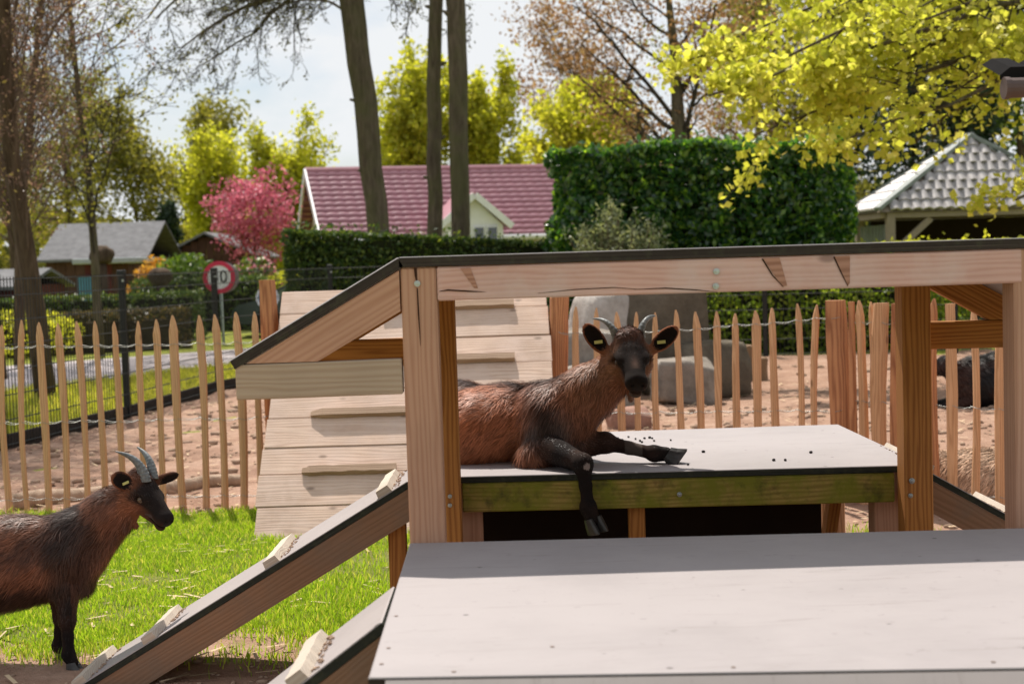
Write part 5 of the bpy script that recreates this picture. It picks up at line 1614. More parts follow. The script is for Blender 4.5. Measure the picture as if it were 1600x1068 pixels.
# gardens across the road, left
hedge('clipped_hedge', 'long low brownish hedge along the far side of the road', [(-13.5, 22.5), (-5.9, 26.2), (-6.25, 27.1), (-13.85, 23.4)], 0.0, 0.72, 'brownhedge', 'corebrown', 20000, 0.08, 4, lump=0.08, inset=0.32)
hedge('clipped_hedge', 'clipped green hedge with white blossom on top across the road', [(-11.2, 27.9), (-6.35, 29.1), (-6.45, 29.9), (-11.3, 28.7)], 0.0, 0.98, 'boxleaf', 'core', 9000, 0.08, 5, lump=0.08, flowers=('whiteflower', 60, 0.10, 0.7))
hedge('clipped_hedge', 'short rounded green hedge in the garden left of the round sign', [(-8.8, 33.0), (-5.8, 33.0), (-5.8, 34.0), (-8.8, 34.0)], 0.0, 1.22, 'boxleaf', 'core', 5000, 0.10, 6, lump=0.16)

def bush(name, label, c, r, h, m, n, size, seed, z0=0.0, flowers=None, core='core', cat='shrub', up=0.0):
    rng = np.random.default_rng(seed)
    root = empty(name, (c[0], c[1], 0), label, cat)
    # stems
    b = MB()
    for k in range(7):
        a = rng.uniform(0, 6.28); q = rng.uniform(0.2, 0.75)
        b.tube([Vector((c[0], c[1], z0-0.03)), Vector((c[0]+math.cos(a)*r*q*0.5, c[1]+math.sin(a)*r*q*0.5, z0+h*0.45)), Vector((c[0]+math.cos(a)*r*q, c[1]+math.sin(a)*r*q, z0+h*0.85))], [0.03, 0.02, 0.008], 5)
    b.build('stems', M[core], root)
    v = rng.normal(size=(n, 3)); v /= np.linalg.norm(v, axis=1, keepdims=True)
    rad = rng.uniform(0.35, 1, n)**0.5
    lob = 0.78+0.5*fbm(v*1.8+seed, 3, seed)
    P = v*(rad*lob)[:, None]*np.array((r, r, h*0.5))+np.array((c[0], c[1], z0+h*0.5))
    P = P[P[:, 2] > z0+0.02]
    V, Q = leaves(P, size, rng, 0.2)
    o = obj('foliage', fast_mesh('foliage', V, Q), M[m], root); o['kind'] = 'stuff'
    if flowers:
        fm, fn, fs = flowers
        top = P[P[:, 2] > z0+h*0.35]; top = top[rng.choice(len(top), min(fn, len(top)), replace=False)]
        V, Q = leaves(top+v[:len(top)]*0.05, fs, rng, 0.3, 0.9)
        o = obj('flowers', fast_mesh('flowers', V, Q), M[fm], root); o['kind'] = 'stuff'
    return root
def at(px, py, d): v = PX(px, py, d); return v
c = at(292, 420, 34); bush('garden_shrub', 'white-flowering green shrub in the garden left of the round sign', (c.x, 34), 0.85, 1.9, 'greenleaf', 2600, 0.14, 7, flowers=('whiteflower', 90, 0.13))
c = at(400, 420, 36); bush('garden_shrub', 'pink-flowering shrub just right of the round sign', (c.x-0.1, 36), 0.85, 1.65, 'boxleaf', 2200, 0.13, 8, flowers=('pinkflower', 420, 0.12))
c = at(440, 420, 35.4); bush('garden_shrub', 'small lime green shrub right of the pink-flowering one', (c.x, 35.4), 0.6, 1.35, 'limeleaf', 1500, 0.11, 9)
c = at(243, 420, 35); bush('garden_shrub', 'orange-leaved shrub in front of the brown shed', (c.x, 35), 0.62, 1.75, 'orangeleaf', 1800, 0.12, 10)
c = at(215, 430, 34.6); bush('garden_shrub', 'low orange and yellow shrub beside the black fence post', (c.x, 34.6), 0.6, 1.2, 'orangeleaf', 1400, 0.12, 11)
c = at(25, 500, 24.5); bush('garden_shrub', 'yellow-green shrub at the far left beyond the road', (c.x, 24.6), 1.0, 0.85, 'limeleaf', 2200, 0.09, 12)
# feathery grey-green conifer in front of the laurel
rng = np.random.default_rng(41)
cx = at(960, 400, 21.0)
SB = empty('feathery_shrub', (cx.x, 21.0, 0), 'feathery grey-green shrub with arching tips in front of the laurel hedge', 'shrub')
b = MB(); P = []
for k in range(130):
    a = rng.uniform(0, 6.28); o_ = rng.uniform(0.05, 1)
    p0 = Vector((cx.x+math.cos(a)*0.12, 21.0+math.sin(a)*0.12, 0.0)); H = rng.uniform(1.45, 2.3)
    p3 = Vector((cx.x+math.cos(a)*o_*0.82, 21.0+math.sin(a)*o_*0.6, H*(1-0.22*o_)))
    p1 = p0.lerp(p3, 0.4)+Vector((0, 0, 0.25)); p2 = p0.lerp(p3, 0.8)+Vector((0, 0, 0.12))
    pts = bez([p0, p1, p2, p3], 8)
    b.tube([Vector(q) for q in pts], [0.012, 0.011, 0.010, 0.009, 0.008, 0.007, 0.006, 0.005, 0.003], 4)
    for q in pts[2:]:
        for _ in range(9): P.append(np.array(q)+rng.normal(0, 0.045, 3))
b.build('stems', M['twig'], SB)
V, Q = leaves(np.array(P), 0.085, rng, 0.0, 0.28)
o = obj('foliage', fast_mesh('foliage', V, Q), M['silverleaf'], SB); o['kind'] = 'stuff'

# ------------------------------------------------------------------ house with pink tiled roof
M['roofpink'] = plain('mauve_roof_tile', (0.42, 0.20, 0.235), 0.45, 0.45, var=0.12, scale=2.5)
M['render'] = plain('cream_render', (0.62, 0.52, 0.42), 0.9, 0.1, var=0.06)
M['whitepaint'] = plain('white_paint', (0.74, 0.75, 0.76), 0.5, 0.3, var=0.05)
M['glass'] = plain('window_glass', (0.05, 0.06, 0.07), 0.06, 0.8, var=0.2)
M['greypaint'] = plain('grey_paint', (0.30, 0.33, 0.36), 0.5, 0.3, var=0.05)
HX0, HX1, HY, HYR = -5.62, 5.5, 38.0, 41.2
ze = PX(820, 366, HY).z; zr = PX(670, 264, HYR).z
HS = empty('house', (HX0, HY, 0), 'bungalow with mauve-pink tiled roof and small white gable behind the conifer hedge', 'house')
MB().add([(HX0+0.35, HY+0.45, 0), (HX1, HY+0.45, 0), (HX1, HY+0.45, ze+0.25), (HX0+0.35, HY+0.45, ze+0.25), (HX0+0.35, 2*HYR-HY-0.45, 0), (HX1, 2*HYR-HY-0.45, 0), (HX1, 2*HYR-HY-0.45, ze+0.25), (HX0+0.35, 2*HYR-HY-0.45, ze+0.25), (HX0+0.35, HYR, zr-0.12), (HX1, HYR, zr-0.12)],
         [(0, 1, 2, 3), (5, 4, 7, 6), (0, 3, 8, 7, 4), (1, 5, 6, 9, 2)]).build('wall', M['render'], HS)
def tiled_slope(x0, x1, y0, z0, y1, z1, rows, pitch, m, parent, name='roof'):
    """courses of pantiles: each course steps over the next, with a rolled profile"""
    nx = int((x1-x0)/pitch)*6
    xs = np.linspace(x0, x1, nx+1)
    prof = 0.022*np.abs(np.sin(np.pi*(xs-x0)/pitch))**0.7
    V, Q = [], []
    d = np.array((0, y1-y0, z1-z0)); L = np.linalg.norm(d); d /= L
    nn = np.array((0, -d[2], d[1])); nn = nn if nn[2] > 0 else -nn
    base = 0
    for k in range(rows):
        for t, lift in ((k/rows, 0.0), (k/rows, 0.085), ((k+1.05)/rows, 0.012)):
            p = np.array((0, y0, z0))+d*L*min(t, 1.0)
            V.append(np.c_[xs, np.full(nx+1, p[1])+nn[1]*(prof*(lift > 0)+lift), np.full(nx+1, p[2])+nn[2]*(prof*(lift > 0)+lift)])
        for q in (0, 1):
            i = base+q*(nx+1)+np.arange(nx)
            Q.append(np.c_[i, i+1, i+nx+2, i+nx+1])
        base += 3*(nx+1)
    return obj(name, fast_mesh(name, np.concatenate(V), np.concatenate(Q)), M[m], parent)
rf = tiled_slope(HX0, HX1, HY, ze, HYR, zr, 13, 0.30, 'roofpink', HS)
tiled_slope(HX0, HX1, 2*HYR-HY, ze, HYR, zr, 13, 0.30, 'roofpink', HS, 'rear_roof')
MB().tube([(HX0-0.02, HYR, zr+0.05), (HX1, HYR, zr+0.05)], 0.11, 8).build('ridge_cap', M['roofpink'], rf)
for sy in (1, -1):
    beam('bargeboard', (HX0-0.03, HYR-sy*(HYR-HY+0.05), ze-0.02), (HX0-0.03, HYR, zr+0.02), 0.05, 0.22, M['whitepaint'], HS, up=(0, -sy*0.5, 1))
MB().tube([(HX0, HY-0.06, ze-0.03), (HX1, HY-0.06, ze-0.03)], 0.07, 8).build('gutter', M['whitepaint'], HS)
MB().box((HX0+0.2, HY+0.05, ze-0.12), (HX1, HY+0.43, ze-0.04)).build('soffit', M['whitepaint'], HS)
# small front gable
GXc = PX(742, 330, 36.6).x-0.86; gw = 0.9
gzb, gzt = PX(690, 352, 36.6).z, PX(735, 300, 36.6).z
MB().prism([(GXc-gw+0.12, 0), (GXc+gw-0.12, 0), (GXc+gw-0.12, gzb), (GXc, gzt-0.1), (GXc-gw+0.12, gzb)], 36.75, 38.6).build('gable_wall', M['whitepaint'], HS)
for sg in (-1, 1):
    MB().add([(GXc, 36.6, gzt), (GXc+sg*(gw+0.1), 36.6, gzb-0.05), (GXc+sg*(gw+0.1), 39.2, gzb-0.05), (GXc, 39.6, gzt), (GXc, 36.6, gzt+0.06), (GXc+sg*(gw+0.1), 36.6, gzb+0.01), (GXc+sg*(gw+0.1), 39.2, gzb+0.01), (GXc, 39.6, gzt+0.06)],
             [(0, 1, 2, 3), (4, 5, 6, 7), (0, 1, 5, 4), (1, 2, 6, 5), (2, 3, 7, 6), (0, 3, 7, 4)]).build('gable_roof', M['roofpink'], HS)
    beam('bargeboard', (GXc+sg*(gw+0.1), 36.57, gzb-0.05), (GXc+sg*0.01, 36.57, gzt-0.03), 0.05, 0.17, M['whitepaint'], HS)
for wx in (-0.34, 0.12, 0.48):
    w = MB().box((GXc+wx-0.16, 36.70, gzb-0.62), (GXc+wx+0.16, 36.745, gzb-0.02), 0.01).build('window', M['whitepaint'], HS)
    MB().box((GXc+wx-0.12, 36.688, gzb-0.58), (GXc+wx+0.12, 36.699, gzb-0.06)).build('pane', M['glass'], w)

HS.rotation_euler.z = math.radians(14)
HS.location.x += 0.62

# ------------------------------------------------------------------ sheds and garden buildings, left
M['slate'] = plain('grey_shed_roof', (0.155, 0.155, 0.16), 0.85, 0.1, var=0.3, scale=5)
M['barnred'] = plain('dark_red_boards', (0.11, 0.030, 0.028), 0.8, 0.2, var=0.25, scale=4)
M['brownboard'] = plain('brown_boards', (0.085, 0.045, 0.03), 0.85, 0.15, var=0.3, scale=4)
M['bluedoor'] = plain('blue_paint', (0.07, 0.20, 0.30), 0.6, 0.3)
M['zincroof'] = plain('pale_flat_roof', (0.32, 0.345, 0.36), 0.7, 0.2, var=0.1)
def shed(label, x0, x1, y0, y1, zeave, zridge, wallm, roofm, boards=10, gable_front=False, overhang=0.2):
    r = empty('garden_shed', ((x0+x1)/2, (y0+y1)/2, 0), label, 'shed')
    n = boards
    for k in range(n):
        a, b_ = x0+(x1-x0)*k/n, x0+(x1-x0)*(k+1)/n
        zt = zeave
        if gable_front:
            xm = (x0+x1)/2; f = 1-abs((a+b_)/2-xm)/((x1-x0)/2); zt = zeave+(zridge-zeave)*max(0, f-0.06)
        MB().box((a+0.006, y0, 0), (b_-0.006, y0+0.04, zt), 0.004).build('board', M[wallm], r)
    MB().box((x0, y0+0.041, 0), (x1, y1, zeave-0.02)).build('wall', M[wallm], r)
    o = overhang; th = 0.07
    if gable_front:
        xm = (x0+x1)/2
        for sg, xe in ((-1, x0-o), (1, x1+o)):
            zb_ = zeave-(zridge-zeave)*o/((x1-x0)/2)
            MB().add([(xm, y0-o, zridge), (xe, y0-o, zb_), (xe, y1+o, zb_), (xm, y1+o, zridge), (xm, y0-o, zridge+th), (xe, y0-o, zb_+th), (xe, y1+o, zb_+th), (xm, y1+o, zridge+th)],
                     [(0, 1, 2, 3), (4, 5, 6, 7), (0, 1, 5, 4), (1, 2, 6, 5), (2, 3, 7, 6), (0, 3, 7, 4)]).build('roof', M[roofm], r)
    else:
        ym = (y0+y1)/2
        for ye in (y0-o, y1+o):
            MB().add([(x0-o, ym, zridge), (x0-o, ye, zeave-0.1), (x1+o, ye, zeave-0.1), (x1+o, ym, zridge), (x0-o, ym, zridge+th), (x0-o, ye, zeave-0.1+th), (x1+o, ye, zeave-0.1+th), (x1+o, ym, zridge+th)],
                     [(0, 1, 2, 3), (4, 5, 6, 7), (0, 1, 5, 4), (1, 2, 6, 5), (2, 3, 7, 6), (0, 3, 7, 4)]).build('roof', M[roofm], r)
        MB().prism([(0, 0)]*3, 0, 0) if False else None
    return r
a, b_ = PX(70, 380, 40), PX(222, 380, 40)
s1 = shed('grey-roofed garden shed with dark walls behind the bare trees at left', a.x, b_.x, 40, 44, PX(150, 402, 40).z, PX(150, 352, 42).z, 'brownboard', 'slate')
a, b_ = PX(248, 380, 44), PX(395, 380, 44)
s2 = shed('brown shed with low front gable left of the magenta tree', a.x, b_.x, 44, 48, PX(250, 403, 44).z, PX(312, 366, 44).z, 'brownboard', 'slate', 12, True)
a, b_ = PX(112, 400, 36.5), PX(212, 400, 36.5)
FS = empty('carport', ((a.x+b_.x)/2, 37.5, 0), 'small flat-roofed lean-to with pale roof and dark red boards at left', 'shed')
zf = PX(160, 408, 36.5).z
MB().box((a.x, 36.5, zf-0.06), (b_.x, 39, zf+0.08), 0.02).build('roof', M['zincroof'], FS)
n = 8
for k in range(n):
    x0_ = a.x+0.2+(b_.x-a.x-0.5)*k/n
    MB().box((x0_, 36.9, 0), (x0_+(b_.x-a.x-0.5)/n-0.01, 36.94, zf-0.065), 0.004).build('board', M['barnred' if k < 5 else 'brownboard'], FS)
MB().box((a.x+0.05, 36.72, 0), (a.x+0.5, 36.78, 1.35), 0.01).build('door', M['bluedoor'], FS)
a = PX(-30, 470, 29); b_ = PX(30, 470, 29)
s3 = shed('dark red shed cut off by the left edge of the picture', a.x-1.2, b_.x, 29, 32, PX(20, 445, 29).z, PX(20, 425, 30.5).z, 'barnred', 'slate', 12)
# short pollard stumps by the road
for px, d_, h, lb in ((160, 30, 1.95, 'knobbly pollarded trunk in the garden at left'), (250, 30.5, 1.42, 'short pollarded trunk with round head beside the black fence post')):
    c = PX(px, 420, d_)
    r = empty('pollard_tree', (c.x, d_, 0), lb, 'tree')
    MB().tube([(c.x, d_, -0.05), (c.x+0.02, d_, h*0.5), (c.x-0.01, d_, h*0.85)], [0.11, 0.085, 0.10], 8).build('trunk', M['bark_brown'], r, smooth=True)
    V, Fc = ICO3
    P = V*(0.8+0.5*fbm(V*2.5+px, 3, px))[:, None]*np.array((0.24, 0.22, 0.20))+np.array((c.x, d_, h*0.92))
    obj('crown', fast_mesh('crown', P, T=Fc), M['bark_brown'], r)

# ------------------------------------------------------------------ signs and car
M['signred'] = plain('sign_red', (0.55, 0.025, 0.075), 0.45, 0.4, var=0.05)
M['signwhite'] = plain('sign_white', (0.72, 0.74, 0.78), 0.4, 0.4, var=0.04)
M['signblack'] = plain('sign_black', (0.015, 0.015, 0.02), 0.5, 0.3)
M['signgrey'] = plain('sign_back', (0.26, 0.22, 0.23), 0.5, 0.4)
M['signblue'] = plain('sign_blue', (0.10, 0.24, 0.42), 0.4, 0.4)
M['galv'] = plain('galvanised_pole', (0.33, 0.38, 0.40), 0.4, 0.5, 0.5)
def disc(c, r, y0, y1, m, name, parent, n=40, r0=0.0):
    b = MB()
    if r0 <= 0:
        b.tube([(c[0], y1, c[1]), (c[0], y0, c[1])], r, n)
    else:
        vs = []
        for y in (y0, y1):
            for rr_ in (r0, r): vs += [(c[0]+math.cos(2*math.pi*k/n)*rr_, y, c[1]+math.sin(2*math.pi*k/n)*rr_) for k in range(n)]
        fs = []
        for k in range(n):
            q = (k+1) % n
            fs += [(k, q, n+q, n+k), (2*n+k, 3*n+k, 3*n+q, 2*n+q), (n+k, n+q, 3*n+q, 3*n+k), (k, 2*n+k, 2*n+q, q)]
        b.add(vs, fs)
    return b.build(name, M[m], parent)
sc = PX(343, 433, 27.2)
SG = empty('speed_sign', (sc.x, 27.2, 0), 'round white speed sign with red ring on a pole, partly behind a fence post', 'sign')
sr = 0.305
pl = disc((sc.x, sc.z), sr, 27.165, 27.185, 'signwhite', 'sign_plate', SG)
disc((sc.x, sc.z), sr+0.004, 27.152, 27.1635, 'signred', 'red_ring', pl, r0=sr*0.74)
disc((sc.x+0.07, sc.z-0.01), sr*0.97, 27.23, 27.25, 'signgrey', 'back_plate', SG)
MB().tube([(sc.x+0.02, 27.215, -0.05), (sc.x+0.02, 27.215, sc.z+0.2)], 0.03, 10).build('pole', M['galv'], SG)
for ch, ox in (('3', -0.085), ('0', 0.085)):
    cu = bpy.data.curves.new('digit', 'FONT'); cu.body = ch; cu.size = 0.33; cu.align_x = 'CENTER'; cu.align_y = 'CENTER'; cu.extrude = 0.002
    t_ = bpy.data.objects.new('tmp', cu); COL.objects.link(t_)
    bpy.context.view_layer.update()
    me = bpy.data.meshes.new_from_object(t_.evaluated_get(bpy.context.evaluated_depsgraph_get()))
    bpy.data.objects.remove(t_); bpy.data.curves.remove(cu)
    me.name = 'digit'
    me.materials.clear()
    obj('digit', me, M['signblack'], pl, Matrix.Translation((sc.x+ox, 27.160, sc.z)) @ Matrix.Rotation(math.pi/2, 4, 'X'))
bs = PX(413, 465, 25.0)
BS = empty('round_sign', (bs.x+0.03, 25, 0), 'pale blue round sign peeping out beside the split post top', 'sign')
disc((bs.x+0.06, bs.z), 0.20, 24.98, 25.0, 'signblue', 'sign_plate', BS)
disc((bs.x+0.06, bs.z), 0.203, 24.967, 24.978, 'signwhite', 'rim', BS, r0=0.165)
MB().tube([(bs.x+0.06, 25.03, -0.05), (bs.x+0.06, 25.03, bs.z+0.1)], 0.025, 8).build('pole', M['galv'], BS)
# parked car, mostly hidden
M['carpaint'] = plain('dark_green_paint', (0.03, 0.05, 0.05), 0.2, 0.6, var=0.05)
M['carglass'] = plain('car_glass', (0.10, 0.16, 0.17), 0.04, 0.9, var=0.1)
M['tyre'] = plain('tyre_rubber', (0.012, 0.012, 0.012), 0.85, 0.2)
cx0 = PX(362, 470, 29.2).x
CR = empty('parked_car', (cx0+2, 29.9, 0), 'dark green parked car, its sloping windscreen showing beside the round sign', 'car')
body_p = [(0, 0.28), (0.0, 0.55), (0.12, 0.68), (0.75, 0.80), (3.5, 0.82), (3.95, 0.76), (4.05, 0.5), (4.0, 0.28)]
MB().prism([(cx0+x, z) for x, z in body_p], 29.2, 30.8).build('body', M['carpaint'], CR)
gp_ = [(0.70, 0.80), (1.45, 1.20), (1.9, 1.27), (2.7, 1.25), (3.45, 0.82)]
MB().prism([(cx0+x, z) for x, z in gp_], 29.32, 30.68).build('cabin_glass', M['carglass'], CR)
for seg in (((0.66, 0.80), (1.43, 1.21)), ((1.43, 1.22), (2.7, 1.27)), ((2.7, 1.26), (3.48, 0.83)), ((2.05, 0.82), (2.05, 1.26))):
    (xa, za), (xb, zb_) = seg
    for yy in (29.31, 30.69):
        beam('roof_pillar', (cx0+xa, yy, za), (cx0+xb, yy, zb_), 0.04, 0.055, M['carpaint'], CR)
MB().prism([(cx0+1.42, 1.205), (cx0+1.9, 1.275), (cx0+2.7, 1.255), (cx0+2.7, 1.29), (cx0+1.9, 1.31), (cx0+1.42, 1.24)], 29.30, 30.70).build('roof', M['carpaint'], CR)
for wx in (0.75, 3.2):
    for yy in (29.17, 30.62):
        w = MB().tube([(cx0+wx, yy, 0.30), (cx0+wx, yy+0.2, 0.30)], 0.30, 20).build('wheel', M['tyre'], CR)
        MB().tube([(cx0+wx, yy-0.012, 0.30), (cx0+wx, yy-0.002, 0.30)], 0.18, 16).build('rim', M['zinc'], w)

# ------------------------------------------------------------------ tiled shelter at right
M['sheltertile'] = plain('pale_shelter_tile', (0.36, 0.335, 0.325), 0.45, 0.45, var=0.22, scale=6)
M['hipgrey'] = plain('weathered_hip_board', (0.20, 0.225, 0.21), 0.6, 0.3, var=0.25, scale=5)
M['sheltertimber'] = wood('shelter_timber', (0.36, 0.30, 0.235), (0.22, 0.175, 0.13))
SHX, SHY, hw, hd = 8.85, 27.3, 2.12, 1.15
rot = math.radians(2)
SH = empty('tiled_shelter', (SHX, SHY, 0), 'open timber shelter with pyramid roof of pale tiles at right', 'shelter')
zE, zA = PX(1450, 327, 26.2).z, PX(1521, 215, 27.3).z
RZ = Matrix.Translation((SHX, SHY, 0)) @ Matrix.Rotation(rot, 4, 'Z')
corners = [RZ @ Vector((sx*hw, sy*hd, zE)) for sx, sy in ((-1, -1), (1, -1), (1, 1), (-1, 1))]
apex = RZ @ Vector((0, 0, zA))
b = MB(); b.add([c - Vector((0, 0, 0.03)) for c in corners]+[apex-Vector((0, 0, 0.03))], [(0, 1, 4), (1, 2, 4), (2, 3, 4), (3, 0, 4), (3, 2, 1, 0)])
rfb = b.build('roof', M['sheltertimber'], SH)
# one tile mesh, shared: rolled pan with thickness
def tile_mesh(w, l):
    n = 7; V = []
    for y, z0 in ((0, 0.03), (l, 0.0)):
        for k in range(n):
            t = k/(n-1); V.append(((t-0.5)*w*1.04, y, z0+0.05*math.sin(math.pi*min(1, t*1.15))**0.8))
    for k in range(n):
        t = k/(n-1); V.append(((t-0.5)*w*1.04, 0, -0.015+0.05*math.sin(math.pi*min(1, t*1.15))**0.8))
    Fq = [(k, k+1, n+k+1, n+k) for k in range(n-1)]+[(2*n+k, 2*n+k+1, k+1, k) for k in range(n-1)]
    me = bpy.data.meshes.new('tile'); me.from_pydata(V, [], Fq); me.materials.append(M['sheltertile']); me.update(); return me
tw, rows = 0.20, 8
for f, (ia, ib) in enumerate(((0, 1), (3, 0))):
    A, B = corners[ia], corners[ib]
    e = (B-A); W = e.length; e.normalize()
    midp = (A+B)/2; sl = apex-midp; H = sl.length; sl.normalize(); nr = e.cross(sl).normalized()
    if nr.z < 0: nr = -nr
    rl = H/rows
    tm = tile_mesh(tw, rl*1.08)
    for r in range(rows):
        yy = r*rl
        wrow = W*(1-(yy+rl*0.5)/H)
        n = int(wrow/tw)
        for k in range(n):
            x = (k-(n-1)/2)*tw
            p = midp+e*x+sl*(yy-0.02)+nr*0.012
            mw = Matrix(((e.x, sl.x, nr.x, p.x), (e.y, sl.y, nr.y, p.y), (e.z, sl.z, nr.z, p.z), (0, 0, 0, 1)))
            obj('tile', tm, None, rfb, mw)
for i in range(4):
    c = corners[i]
    d = (apex-c).normalized()
    beam('hip_board', c+Vector((0, 0, 0.055))-d*0.05, apex+Vector((0, 0, 0.06)), 0.16, 0.07, M['hipgrey'], rfb)
for (i, j) in ((0, 1), (1, 2), (2, 3), (3, 0)):
    a, b_ = corners[i].lerp(corners[j], 0.05), corners[i].lerp(corners[j], 0.95)
    inw = (Vector((SHX, SHY, 0))-Vector(((a.x+b_.x)/2, (a.y+b_.y)/2, 0))).normalized()*0.12
    beam('eave_beam', a+inw-Vector((0, 0, 0.09)), b_+inw-Vector((0, 0, 0.09)), 0.1, 0.10, M['sheltertimber'], SH)
for i in range(4):
    c = corners[i]; q = c.lerp(Vector((SHX, SHY, zE)), 0.12)
    beam('post', (q.x, q.y, 0), (q.x, q.y, zE-0.04), 0.15, 0.15, M['sheltertimber'], SH)
c0 = corners[0].lerp(Vector((SHX, SHY, zE)), 0.12); ee = (corners[1]-corners[0]).normalized()
beam('brace', (c0.x+ee.x*0.08, c0.y+ee.y*0.08, zE-0.75), (c0.x+ee.x*0.75, c0.y+ee.y*0.75, zE-0.16), 0.08, 0.12, M['sheltertimber'], SH)
c3 = corners[3].lerp(Vector((SHX, SHY, zE)), 0.12)
for k in range(9):
    p = Vector((c0.x, c0.y, 0)).lerp(Vector((c3.x, c3.y, 0)), (k+0.7)/9.5)
    beam('lattice_slat', (p.x, p.y, 0.05), (p.x, p.y, zE-0.25), 0.05, 0.03, M['hipgrey'], SH)
MB().box((SHX-1.7, SHY+0.82, 0), (SHX+1.9, SHY+0.87, zE-0.15)).build('back_wall', M['darkply'], SH)

# gutter corner of a building at the right edge
M['guttergrey'] = plain('grey_brown_gutter', (0.10, 0.07, 0.063), 0.55, 0.25, var=0.08)
M['blacktile'] = plain('black_roof_tile', (0.012, 0.011, 0.011), 0.95, 0.05)
M['stablewall'] = plain('dark_stable_boards', (0.10, 0.06, 0.04), 0.8, 0.2)
ST = empty('stable', (5, 8, 0), 'building at the right edge showing only a gutter end and black roof tiles', 'building')
g0 = PX(1568, 138, 8.0)
MB().tube([(g0.x, 8.0, g0.z), (g0.x+0.03, 8.0, g0.z), (g0.x+0.032, 8.0, g0.z), (g0.x+2.4, 8.0, g0.z+0.0)], [0.062, 0.062, 0.056, 0.056], 16).build('gutter', M['guttergrey'], ST, smooth=False)
tl = MB().add([(-0.11, 0, 0), (-0.05, 0, 0.045), (0.04, 0, 0.045), (0.10, 0, 0), (-0.11, 0.30, 0.10), (-0.05, 0.30, 0.135), (0.04, 0.30, 0.135), (0.10, 0.30, 0.10), (-0.11, 0, -0.025), (0.10, 0, -0.025)],
             [(0, 1, 5, 4), (1, 2, 6, 5), (2, 3, 7, 6), (8, 9, 3, 2, 1, 0)])
tme = bpy.data.meshes.new('tile'); tme.from_pydata(tl.v, [], tl.f); tme.materials.append(M['blacktile']); tme.update()
for r in range(6):
    for k in range(11):
        if k*0.21 < r*0.30-0.05: continue            # hip runs back to the right
        obj('tile', tme, None, ST, Matrix.Translation((g0.x+0.10+k*0.21, 8.03+r*0.28, g0.z+0.075+r*0.095)))
MB().box((g0.x+1.65, 8.35, 0), (g0.x+3.0, 10.0, g0.z+0.03)).build('wall', M['stablewall'], ST)
MB().add([(g0.x+0.05, 8.06, g0.z+0.03), (g0.x+3.0, 8.06, g0.z+0.03), (g0.x+3.0, 9.9, g0.z+0.60), (g0.x+1.85, 9.9, g0.z+0.60)], [(0, 1, 2, 3)]).build('roof_boarding', M['stablewall'], ST, fix=False)

# ------------------------------------------------------------------ trees
def dead_straight(px_top, py_top, px_b, py_b, d):
    a, b_ = PX(px_b, py_b, d), PX(px_top, py_top, d)
    dr = (b_-a); base = a - dr*(a.z/dr.z)
    return np.array(base), np.array(dr.normalized())
# oaks in front of the house: long bare trunks, drooping twigs
oak = [dict(n=9, wob=0.012, kids=0, end=0.7)]
limb = [dict(n=8, wob=0.13, trop=-0.05, kids=9, t0=0.2, ang=0.75, ratio=0.50, end=0.2, rr=0.5, biglvl=0), dict(n=6, wob=0.2, trop=-0.07, kids=7, t0=0.1, ang=0.7, ratio=0.5, end=0.3, rr=0.55), dict(n=5, wob=0.25, trop=-0.05, kids=4, t0=0.1, ang=0.8, ratio=0.55, rr=0.6), dict(n=3, wob=0.28, kids=0)]
M['budleaf'] = leaf_mat('swelling_bud', (0.08, 0.085, 0.03), (0.16, 0.15, 0.05), trans=0.3)
def oak_tree(label, tp, bp, d, r0, r1, limbs, seed, knobs=()):
    base, dr = dead_straight(*tp, *bp, d)
    t = Tree(seed)
    H = 9.0
    n = 14
    P = []; R = []
    rg = np.random.default_rng(seed)
    for k in range(n+1):
        P.append(base+dr*H*k/n+rg.normal(0, 0.018, 3)*np.array((1, 1, 0))*(k > 0)); R.append(r0+(r1-r0)*k/n+ (0.1*math.exp(-k*1.2)))
    P[0] = P[0]-np.array((0, 0, 0.05))
    t.big.append((P, R))
    for (z, dx, dy, dz, L_, r_) in limbs:
        p = base+dr*(z-base[2])/dr[2]
        t.branch(p, (dx, dy, dz), L_, r_, 0, limb)
    for z, a in knobs:
        p = base+dr*(z-base[2])/dr[2]
        q = p+np.array((math.cos(a), -0.2, 0.25))*(r0*1.35)
        t.big.append(([p, (p+q)/2, q], [0.06, 0.045, 0.02]))
    return t.build('oak_tree', label, 'bark_dark', 'twig_dark', 'budleaf', 6000 if limbs else 0, 0.06, 0.05, minr=0.006) if limbs else t.build('oak_tree', label, 'bark_dark', 'twig_dark')
oak_tree('leaning oak trunk with bare drooping branches, leftmost of the three before the house', (551, 0), (592, 352), 26.5, 0.20, 0.24, [(6.35, -1, 0.3, 0.30, 3.2, 0.045), (6.6, -1, -0.5, 0.15, 3.6, 0.05), (7.0, -0.9, 0.6, 0.0, 4.2, 0.05), (6.8, -1, 0.0, -0.05, 3.6, 0.07), (7.2, -1, -0.3, -0.12, 4.2, 0.07), (6.0, -0.7, 0.7, 0.35, 2.4, 0.035), (6.6, 0.9, -0.3, 0.05, 2.4, 0.05), (6.7, 0.8, 0.5, 0.4, 2.4, 0.06), (8.2, -1, -0.2, 0.0, 4.4, 0.08), (7.2, -0.4, 0.9, 0.2, 3.0, 0.06), (8.6, 0.9, 0.1, 0.2, 3.2, 0.06), (7.9, -1, 0.3, -0.1, 3.4, 0.06)], 51, [(4.4, 3.0), (3.1, 3.1)])
oak_tree('thin knobbly oak trunk, middle of the three before the house', (681, 0), (678, 356), 25.5, 0.145, 0.115, [(8.0, 0.3, 0.9, 0.5, 2.5, 0.05)], 52, [(4.9, 0.0), (3.6, 0.2), (2.9, 3.0), (5.9, 2.9)])
